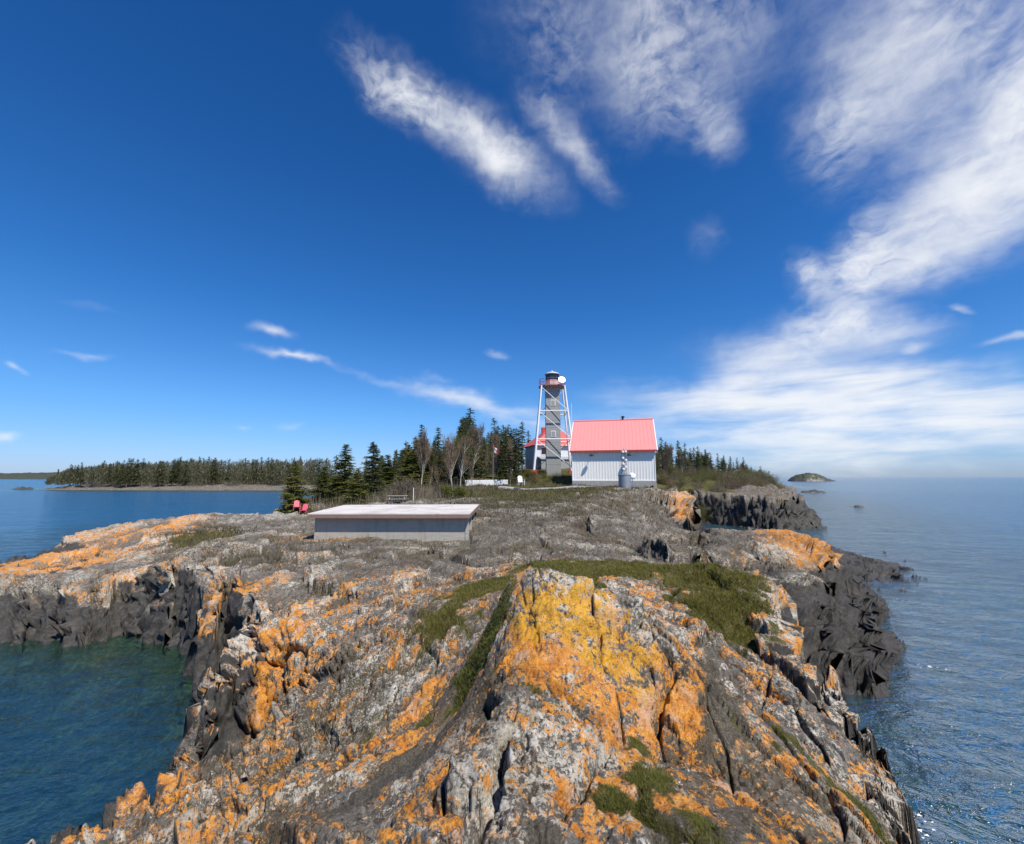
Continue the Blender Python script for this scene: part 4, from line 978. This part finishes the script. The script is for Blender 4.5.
def limbs(seed, levels, spread, h0, thin=1.0, nsplit=(3, 5), start=.3, r0=.02, up=.35):
    """recursive branching: returns (thick tubes, thin twig triangles) for a tree of height about 1"""
    g = np.random.default_rng(seed); tub = []; tw = []
    def grow(p, d, L, r, lev):
        n = 4; pts = [p]; q = p.copy(); dd = d.copy()
        for i in range(n):
            dd = dd + g.normal(size=3)*.10 + np.array((0, 0, up*.12)); dd /= np.linalg.norm(dd); q = q + dd*L/n; pts.append(q.copy())
        if lev <= 1: tub.append((pts, [r*(1-.75*i/n) for i in range(n+1)]))
        else:
            for i in range(n):
                w = np.cross(dd, g.normal(size=3)); w /= np.linalg.norm(w)+1e-9
                tw.append([pts[i]-w*r*thin, pts[i]+w*r*thin, pts[i+1]])
        if lev < levels:
            for k in range(g.integers(*nsplit)*(3 if lev == 0 else 1)):
                s = (start if lev == 0 else .15) + (1-(start if lev == 0 else .15))*g.random()
                i = min(int(s*n), n-1); b0 = pts[i] + (pts[i+1]-pts[i])*(s*n-i)
                nd = d*.55 + g.normal(size=3)*spread; nd[2] += up; nd /= np.linalg.norm(nd)
                grow(b0, nd, L*(.62-.3*s*(lev == 0))*(.6+.5*g.random()), max(r*.45, .0016), lev+1)
    grow(np.array((0., 0, 0)), np.array((.03, .02, 1.)), h0, r0, 0)
    return tub, np.array(tw)
needle_d = foliage('spruce_needles', (.058,.072,.026), (.20,.205,.085), 2.0, .35)
needle_l = foliage('fir_needles', (.080,.092,.018), (.29,.27,.08), 2.5, .4)
juni = foliage('juniper_needles', (.050,.065,.010), (.20,.20,.035), 3.0, .25)
bark = paint('grey_brown_bark', (.12,.095,.075), .9, .25, 6)
birchb = paint('white_birch_bark', (.62,.585,.52), .7, .12, 5, .5, (.12,.10,.09))
twig_b = foliage('bare_twigs', (.13,.105,.075), (.30,.25,.185), 2, .1)
twig_r = foliage('reddish_twigs', (.14,.10,.065), (.32,.235,.16), 2, .1)
bud_g = foliage('budding_twigs', (.10,.10,.034), (.26,.25,.095), 2, .25)

def trunk_me(r, h, mat, name='trunk'):
    m = MB().tube([(0,0,-.05),(0,0,0),(.003,0,h*.5),(0,.002,h)], [r*1.3, r, r*.6, r*.12], 7); o = m.build(name, mat); me = o.data; bpy.data.objects.remove(o); return me
SPRUCE = []
for i, (rd, nb, nl, dr, bs, gp) in enumerate(((.135,130,7,.35,.10,.1),(.115,120,7,.5,.16,.2),(.16,140,7,.3,.08,.15),(.10,105,7,.55,.25,.3),(.15,110,7,.4,.32,.35))):
    SPRUCE.append([(tri_mesh(conifer_crown(1, 1, rd, nb, nl, dr, bs, gp, 40+i), 'crown', needle_d), 'crown'), (trunk_me(.013, .96, bark), 'trunk')])
FIR = []
for i, (rd, nb, nl, dr, bs, gp) in enumerate(((.33,240,11,.18,.03,.08),(.27,230,11,.2,.04,.1),(.24,230,11,.25,.04,.12))):
    FIR.append([(tri_mesh(conifer_crown(1, 1, rd, nb, nl, dr, bs, gp, 60+i), 'crown', needle_l if i != 2 else needle_d), 'crown'), (trunk_me(.018, .96, bark), 'trunk')])
def bare(seed, mt, bk, levels, spread, start, r0, thin, nsp, h0=.92, up=.35):
    tub, tw = limbs(seed, levels, spread, h0, thin, nsp, start, r0, up)
    m = MB()
    for pts, rs in tub: m.tube(pts, rs, 5, False)
    o = m.build('trunk', bk); me = o.data; bpy.data.objects.remove(o)
    k = 1/max(tw[..., 2].max(), .5); tw = tw*k; me.transform(__import__('mathutils').Matrix.Scale(k, 4))
    return [(tri_mesh(tw, 'crown', mt), 'crown'), (me, 'trunk')]
BARE = [bare(s, tw, bk, 3, .27, .25, .011, 1.7, (7, 11), .92, .5) for s, tw, bk in ((1, twig_b, bark), (2, twig_r, birchb), (3, bud_g, bark), (4, twig_b, birchb))]
BIRCH = [bare(s, twig_r, birchb, 3, .22, .33, .012, 1.6, (8, 12), .92, .5) for s in (11, 12)]
def bush(seed, mt, n, w, thin):
    g = np.random.default_rng(seed); T = []
    for k in range(n):
        a = g.random()*6.283; lean = g.random()**.7*1.15; d = np.array((math.cos(a)*math.sin(lean), math.sin(a)*math.sin(lean), math.cos(lean)))
        p = np.array((g.normal()*.10*w, g.normal()*.10*w, 0)); L = (.65+.35*g.random())
        for s in range(5):
            q = p + d*L/5*np.array((w, w, 1)); ww = np.cross(d, g.normal(size=3)); ww /= np.linalg.norm(ww); r = thin*(1-.14*s)
            T.append([p-ww*r, p+ww*r, q])
            if s > 1:
                for _ in range(2):
                    e = d + g.normal(size=3)*.6; e /= np.linalg.norm(e); T.append([p-ww*r*.7, p+ww*r*.7, p+e*np.array((w, w, 1))*L*.22])
            p = q; d = d + g.normal(size=3)*.14; d[2] += .04; d /= np.linalg.norm(d)
    return np.array(T)
BUSHB = [[(tri_mesh(bush(s, mt, 150, 1.0, .0065), 'twigs', mt), None)] for s, mt in ((1, twig_b), (2, twig_r), (3, bud_g))]
def leafy(seed, mt, n, w):
    g = np.random.default_rng(seed); T = []
    cl_ = g.normal(size=(16, 3))*np.array((.33*w, .33*w, .2)) + np.array((0, 0, .45))
    for k in range(n):
        c = cl_[g.integers(16)] + g.normal(size=3)*np.array((.13, .13, .12)); c[2] = abs(c[2])
        d = np.array((c[0], c[1], .25)) + g.normal(size=3)*.35; d /= np.linalg.norm(d); ww = np.cross(d, g.normal(size=3)); ww /= np.linalg.norm(ww)
        T.append([c-ww*.016, c+ww*.016, c+d*(.08+.07*g.random())])
    return np.array(T)
BUSHR = [(tri_mesh(bush(9, twig_b, 420, 1.0, .013), 'twigs', twig_b), None)]
JUNI = [[(tri_mesh(leafy(s, juni, 2600, 1.1), 'foliage', juni), None)] for s in (1, 2)]

def plant(kind, name, x, y, h, label, cat, group=None, wide=1.0, z=None):
    z0 = zat(x, y) - .03*h if z is None else z
    s = h
    if len(kind) == 1:
        o = bpy.data.objects.new(name, kind[0][0]); col.objects.link(o)
        o.location = (x, y, z0); o.rotation_euler = (0, 0, random.random()*6.28); o.scale = (s*wide, s*wide, s); return tag(o, label, cat, group)
    o = bpy.data.objects.new(name, None); col.objects.link(o); o.location = (x, y, z0); o.scale = (s*wide, s*wide, s)
    o.rotation_euler = (random.gauss(0, .02), random.gauss(0, .02), random.random()*6.28); tag(o, label, cat, group)
    for me, nm in kind:
        c = bpy.data.objects.new(nm, me); col.objects.link(c); c.parent = o
    return o
def at_px(px, d):
    x = 0.0
    for _ in range(3):
        z = zat(x, d); ax_ = d*cp_ + (z-EYE)*sp_; x = (px-512)/FPX*ax_
    return x
def tree_px(kind, name, px, top, d, label, cat, group=None, wide=1.0, base=None):
    x = at_px(px, d); zt = at_y(px, top, d)[2]; z0 = zat(x, d) if base is None else at_y(px, base, d)[2]
    return plant(kind, name, x, d, max(zt-z0, .4)*1.02, label, cat, group, wide, None if base is None else z0-.05)

# single trees and bushes you can tell apart
tree_px(FIR[0], 'fir_tree', 291, 461, 43.0, 'dark young fir with spreading low branches behind the pink chairs', 'tree', None, 1.25)
tree_px(FIR[1], 'fir_tree', 343.5, 444, 50, 'tall pointed olive fir left of centre behind the concrete platform', 'tree', None, 1.5)
tree_px(FIR[2], 'fir_tree', 372.5, 441, 48, 'slim dark fir between the olive firs and the round bare bush', 'tree', None, 1.45)
tree_px(FIR[1], 'fir_tree', 322, 466, 52, 'short olive fir by the bay shore, second from the pink chairs', 'tree', None, 1.6)
tree_px(FIR[0], 'fir_tree', 358, 468, 46, 'broad low yellow-green fir at the foot of the slim dark fir', 'tree', None, 1.5)
tree_px(FIR[1], 'fir_tree', 388, 462, 58, 'mid-height green fir rising behind the round bare bush', 'tree', None, 1.0)
tree_px(BIRCH[0], 'birch_tree', 453, 428, 46, 'white-stemmed birch with brown bare crown beside the dark green juniper', 'tree', None, .8)
tree_px(BIRCH[1], 'birch_tree', 421, 424, 52, 'forked pale birch with grey bare crown right of the round bush', 'tree', None, .75)
tree_px(BUSHR, 'bare_bush', 404, 472, 46, 'round leafless grey-brown bush behind the picnic table', 'bush', None, .92)
for px, top, d, w, lb in ((450,482,45,.9,'dark green juniper clump at the foot of the white birch'),(462,485,44.5,.9,'yellow-green juniper clump right of the white birch')):
    tree_px(JUNI[px % 2], 'juniper_bush', px, top, d, lb, 'bush', None, w)

# mixed wood behind the buildings: tops follow the skyline of the photograph
env_x = [255,270,290,310,330,345,360,372,390,405,420,430,438,447,455,462,468,476,485,497,510,520,532,545,560,580]
env_y = [466,461,458,460,457,452,456,452,450,442,428,440,428,438,428,418,408,422,436,419,425,424,428,436,438,440]
cnt = 0
def mid(n, kinds, name, lab, cat, grp, d0, d1, px0, px1, extra, wide):
    global cnt
    for _ in range(n):
        px = random.uniform(px0, px1); d = random.uniform(d0, d1)
        x = at_px(px, d)
        if SD1[int(np.interp(math.hypot(x, d), rad1, np.arange(NR1))), int((math.atan2(x, d)-az1[0])/(az1[1]-az1[0]))] < 1.5: continue
        top = np.interp(px, env_x, env_y) + abs(random.gauss(0, extra)) + 1
        h = at_y(px, top, d)[2] - zat(x, d)
        if h < 2: continue
        plant(random.choice(kinds), name, x, d, h, lab, cat, grp, wide*random.uniform(.85, 1.2)); cnt += 1
sky_c = [(468,407,74,2),(462,417,76,0),(438,427,70,4),(497,418,72,0),(509,424,78,2),(522,421,97,1),(530,430,100,3),(405,441,80,1),(428,438,66,3),(484,437,70,3),(476,424,80,2),(447,437,78,1),(514,428,74,4),(395,450,84,0),(334,455,70,1),(314,458,88,0),(420,424,68,4),(413,436,84,2),(502,430,70,2),(560,436,92,1),(583,440,95,2)]
for px, top, d, k in sky_c:
    tree_px(SPRUCE[k], 'spruce_tree', px, top, d, 'dark spruce of the tall skyline group behind the birches and flagpole', 'tree', 'tall dark spruces behind the birches', 1.7 if px in (468, 438, 497) else 1.45)
mid(105, SPRUCE, 'spruce_tree', 'dark spruce in the mixed wood left of the lighthouse', 'tree', 'spruces in the wood left of the lighthouse', 56, 95, 372, 520, 9, 1.45)
mid(52, SPRUCE, 'spruce_tree', 'dark spruce of the shore wood running round the head of the bay', 'tree', 'spruces round the head of the bay', 95, 185, 285, 400, 5, 1.6)
mid(40, FIR[:2], 'fir_tree', 'small olive fir round the head of the bay', 'tree', 'small olive firs round the head of the bay', 90, 170, 290, 410, 9, 1.5)
mid(74, BARE, 'bare_tree', 'leafless grey tree in the mixed wood left of the lighthouse', 'tree', 'leafless trees left of the lighthouse', 54, 80, 385, 512, 24, .85)
mid(45, FIR[:2], 'fir_tree', 'small olive fir along the bay edge of the wood', 'tree', 'small olive firs along the bay edge', 52, 85, 305, 420, 10, 1.5)
for _ in range(70):
    px = random.uniform(310, 545); d = random.uniform(54, 70); x = at_px(px, d)
    if 460 < px < 512 and d < 64: continue
    if zat(x, d) < 1.2: continue
    plant(random.choice(BUSHB+JUNI), 'undergrowth_bush', x, d, random.uniform(1.0, 2.0), 'low bush at the edge of the wood left of the lighthouse', 'bush', 'low bushes along the wood edge', 1.1)
for px, top, d, k in ((529,474,63,2),(537,473,62,1),(545,471,61.5,2),(556,471,61.5,0),(563,473,61,2),(570,474,60.5,2),(513,476,64,0),(505,474,66,1),(549,476,58,2),(531,478,60,2)):
    x = at_px(px, d); plant((BUSHB+JUNI)[k if k < 3 else 3], 'shrub', x, d, random.uniform(.9, 1.4), 'green-brown shrub around the foot of the lighthouse', 'bush', 'shrubs at the lighthouse foot', 1.3)

# wooded ridge right of the building
ex = [650,662,672,690,705,720,732,738,744,752,760,768,776,786]; ey_ = [434,437,440,443,447,453,455,461,457,466,464,471,475,481]
for px, top, d, k in ((663,437,78,0),(668,441,84,3),(679,440,90,1),(686,443,88,0),(700,446,92,2),(707,449,100,1),(719,453,105,0),(738,457.5,112,0),(744,457,114,0),(762,466,125,2),(752,467,118,1),(731,456,110,1),(724,455,104,3),(695,447,90,3),(712,452,98,0),(770,471,138,0)):
    tree_px(SPRUCE[k], 'spruce_tree', px, top, d, 'pointed dark spruce on the wooded ridge right of the red roof', 'tree', 'spruces on the right-hand ridge', 1.5)
for _ in range(130):
    px = random.uniform(646, 774); d = 62 + (px-648)*.45 + random.uniform(0, 45); x = at_px(px, d)
    top = np.interp(px, ex, ey_) + abs(random.gauss(0, 11)) + 2; h = at_y(px, top, d)[2] - zat(x, d)
    if h < 1.2: continue
    if random.random() < .42: plant(random.choice(SPRUCE), 'spruce_tree', x, d, h, 'pointed dark spruce on the wooded ridge right of the red roof', 'tree', 'spruces on the right-hand ridge', 1.55)
    else: plant(random.choice(BARE), 'bare_tree', x, d, h, 'leafless brown tree on the wooded ridge right of the red roof', 'tree', 'leafless trees on the right-hand ridge', .9)
for _ in range(190):
    px = random.uniform(655, 785); d = 46 + (px-655)*.25 + random.uniform(0, 46); x = at_px(px, d)
    plant(random.choice(BUSHB + [BUSHB[2]]*2), 'ridge_shrub', x, d, random.uniform(1.3, 3.2), 'brown and olive shrub below the trees of the right ridge', 'bush', 'shrubs on the right-hand ridge', .9)

# far shore: a wood of leafless trees as one mass with single spruces rising out of it
def mass(n, name):
    T = []; g = np.random.default_rng(5); out = []
    px = g.uniform(52, 330, n); d = 206 + 46*g.random(n)**1.2
    x = (px-512)/FPX*d*1.0; zg = np.full(n, 2.2) + (d-206)*.06
    envt = np.interp(px, [50,70,120,200,270,330], [481,470,464,461,461,459])
    ht = (EYE + d*np.tan(np.arctan((422-envt)/FPX)+PITCH) - zg)*g.uniform(.75, 1.06, n)
    nb = 130
    for i in range(n):
        w = ht[i]*.16
        c = g.normal(size=(nb, 3))*np.array((w, w, 0)); u = g.random(nb)
        c[:, 2] = u**1.15*ht[i]; c[:, :2] *= np.sin(np.clip(u*.95+.08, 0, 1)*math.pi)[:, None]**.5
        c += np.array((x[i], d[i], zg[i]))
        dv = g.normal(size=(nb, 3))*.35 + np.array((0, 0, 1.0)); dv /= np.linalg.norm(dv, axis=1)[:, None]
        wv_ = np.cross(dv, g.normal(size=(nb, 3))); wv_ /= np.linalg.norm(wv_, axis=1)[:, None]
        L = g.uniform(.5, 1.5, nb)[:, None]; wd_ = g.uniform(.05, .16, nb)[:, None]
        out.append(np.stack([c-wv_*wd_, c+wv_*wd_, c+dv*L], 1))
    T = np.concatenate(out); return np_mesh(name, T.reshape(-1, 3), np.arange(len(T)*3).reshape(-1, 3), None)
fw = mass(700, 'shore_wood'); tag(fw, kind='stuff')
fw.data.materials.append(foliage('shore_wood', (.075,.078,.036), (.22,.20,.11), .05, .25, (.26,.24,.19)))
for _ in range(88):
    px = 52 + 250*random.random()**.9; d = random.uniform(205, 238)
    top = np.interp(px, [50,60,70,90,120,150,200,270,310], [478,470,465,462,459,457,457,457,455]) + abs(random.gauss(0, 5)) - .5
    x = (px-512)/FPX*d; zg = 2.0 + (d-206)*.06; h = at_y(px, top, d)[2]-zg
    plant(random.choice(SPRUCE), 'spruce_tree', x, d, h, 'small dark spruce spire in the wood across the bay', 'tree', 'spruces across the bay', 1.5, zg)

# ------------------------------------------------------------------ low growth: blades and tufts spread where the ground carries it
def blades(name, dens, n, hh, ww, mat, lean=.5, seed=1, clump=0.0, minpx=.55, kind='stuff'):
    g = np.random.default_rng(seed); p = np.clip(dens, 0, None).ravel().astype(np.float64); p /= p.sum()
    k = g.choice(p.size, n, p=p); x, y, z = GX.ravel()[k], GY.ravel()[k], GZ.ravel()[k]; d = np.hypot(x, y)
    x = x + g.normal(size=n)*.003*d; y = y + g.normal(size=n)*.004*d
    hgt_ = hh*(.5+g.random(n))*(1 + .6*np.clip(fbm(x*1.5, y*1.5, seed+3, 3), -.8, 1))
    w = np.maximum(ww, minpx*d/FPX)*(.6+.8*g.random(n))
    a = g.random(n)*6.283; dirv = np.stack([np.cos(a)*lean*g.random(n), np.sin(a)*lean*g.random(n), np.ones(n)], 1)
    b_ = g.random(n)*6.283; wv_ = np.stack([np.cos(b_), np.sin(b_), np.zeros(n)], 1)
    P0 = np.stack([x, y, z-.01], 1)
    T = np.stack([P0 - wv_*w[:, None]/2, P0 + wv_*w[:, None]/2, P0 + dirv*hgt_[:, None]], 1)
    o = np_mesh(name, T.reshape(-1, 3), np.arange(n*3).reshape(-1, 3), mat); return tag(o, kind=kind)
heath = foliage('heath_shoots', (.105,.108,.018), (.33,.30,.070), 1.2, .4, (.30,.22,.10))
drygr = foliage('dry_grass', (.10,.082,.045), (.27,.225,.13), .6, .25, (.10,.115,.04))
mossg = foliage('moss_tufts', (.090,.105,.018), (.29,.29,.070), 2.0, .4, (.23,.19,.09))
nearm = sstep(14, 12, dist)
hump = sstep(.5, .8, MO)*nearm*sstep(5.5, 7.0, GY)
blades('heath_mat', hump, 70000, .050, .009, heath, 1.5, 1)
blades('moss_tufts', sstep(.5, .8, MO)*nearm*sstep(6.6, 5.6, GY)*sstep(.6, 1.2, GY), 42000, .022, .004, mossg, 1.5, 2)
midf = sstep(15, 20, dist)*sstep(62, 55, dist)
blades('dry_grass', (np.clip(MO, 0, 1)*.8 + .25*sstep(.2, .5, SO) + .10*sstep(.15, .4, n1))*midf*sstep(.4, 1.2, GZ)*(SD > 1.0), 30000, .20, .02, drygr, .8, 3)
edge_d = np.exp(-((GX+13)/6.0)**2 - ((GY-48)/3.0)**2)*(SD > .2)
blades('shore_reeds', edge_d, 4500, 1.1, .02, twig_b, .35, 4, minpx=.4)
rg = sstep(.55, .9, n1+.5)*sstep(9, 5, dist)*sstep(.8, 1.6, dist)*(SO > .25)*sstep(1.5, 2.2, GZ)
blades('withered_grass', np.exp(-((GX+1.4)/.9)**2-((GY-7.0)/.9)**2)*1.0 + np.exp(-((GX+2.6)/.8)**2-((GY-6.6)/.8)**2), 2600, .10, .004, drygr, 1.0, 6)

# bare twiggy shrubs standing on the heath
for px, py, h, lb in ((706,574,.62,'leafless branching shrub on the heath, tallest of the twiggy ones'),(673,569,.5,'leafless shrub on the heath left of the tallest twiggy one'),(660,566,.36,'small leafless sprig on the crest of the heath'),(690,571,.42,'leafless sprig between the two twiggy shrubs on the heath'),(722,576,.4,'leafless sprig right of the tallest twiggy shrub on the heath'),(562,556,.5,'thin bare sprig behind the orange boulder')):
    q = pick(px, py); tub, tw = limbs(int(px), 2, .5, .8, 2.0, (2, 4), .1, .014, .3)
    m = MB()
    for pts, rs in tub: m.tube(pts, rs, 4, False)
    for T in tw: m.poly(T, [(0, 1, 2)])
    o = m.build('twiggy_shrub', twig_b); o.location = tuple(q); o.scale = (h*1.2,)*3; tag(o, lb, 'bush')

# foam where the lake works at the rocks
foam_m, t, b = new_mat('foam'); b.inputs['Base Color'].default_value = (.82,.84,.85,1); b.inputs['Roughness'].default_value = .8
g = np.random.default_rng(8); T = []
for px, py, n, s in ((905,826,40,.30),(896,815,24,.25),(895,590,16,.4),(905,600,14,.4),(52,548,14,.5),(48,552,10,.5),(930,668,20,.25)):
    c = at_z(px, py, .06)
    for k in range(n//2):
        q = c + np.array((g.normal()*s, g.normal()*s*.5, 0)); r_ = .012 + .028*g.random(); a = g.random()*6.28
        T.append([q + np.array((math.cos(a+j*2.1)*r_*1.6, math.sin(a+j*2.1)*r_, .01*g.random())) for j in range(3)])
T = np.array(T); tag(np_mesh('foam', T.reshape(-1, 3), np.arange(len(T)*3).reshape(-1, 3), foam_m), kind='stuff')
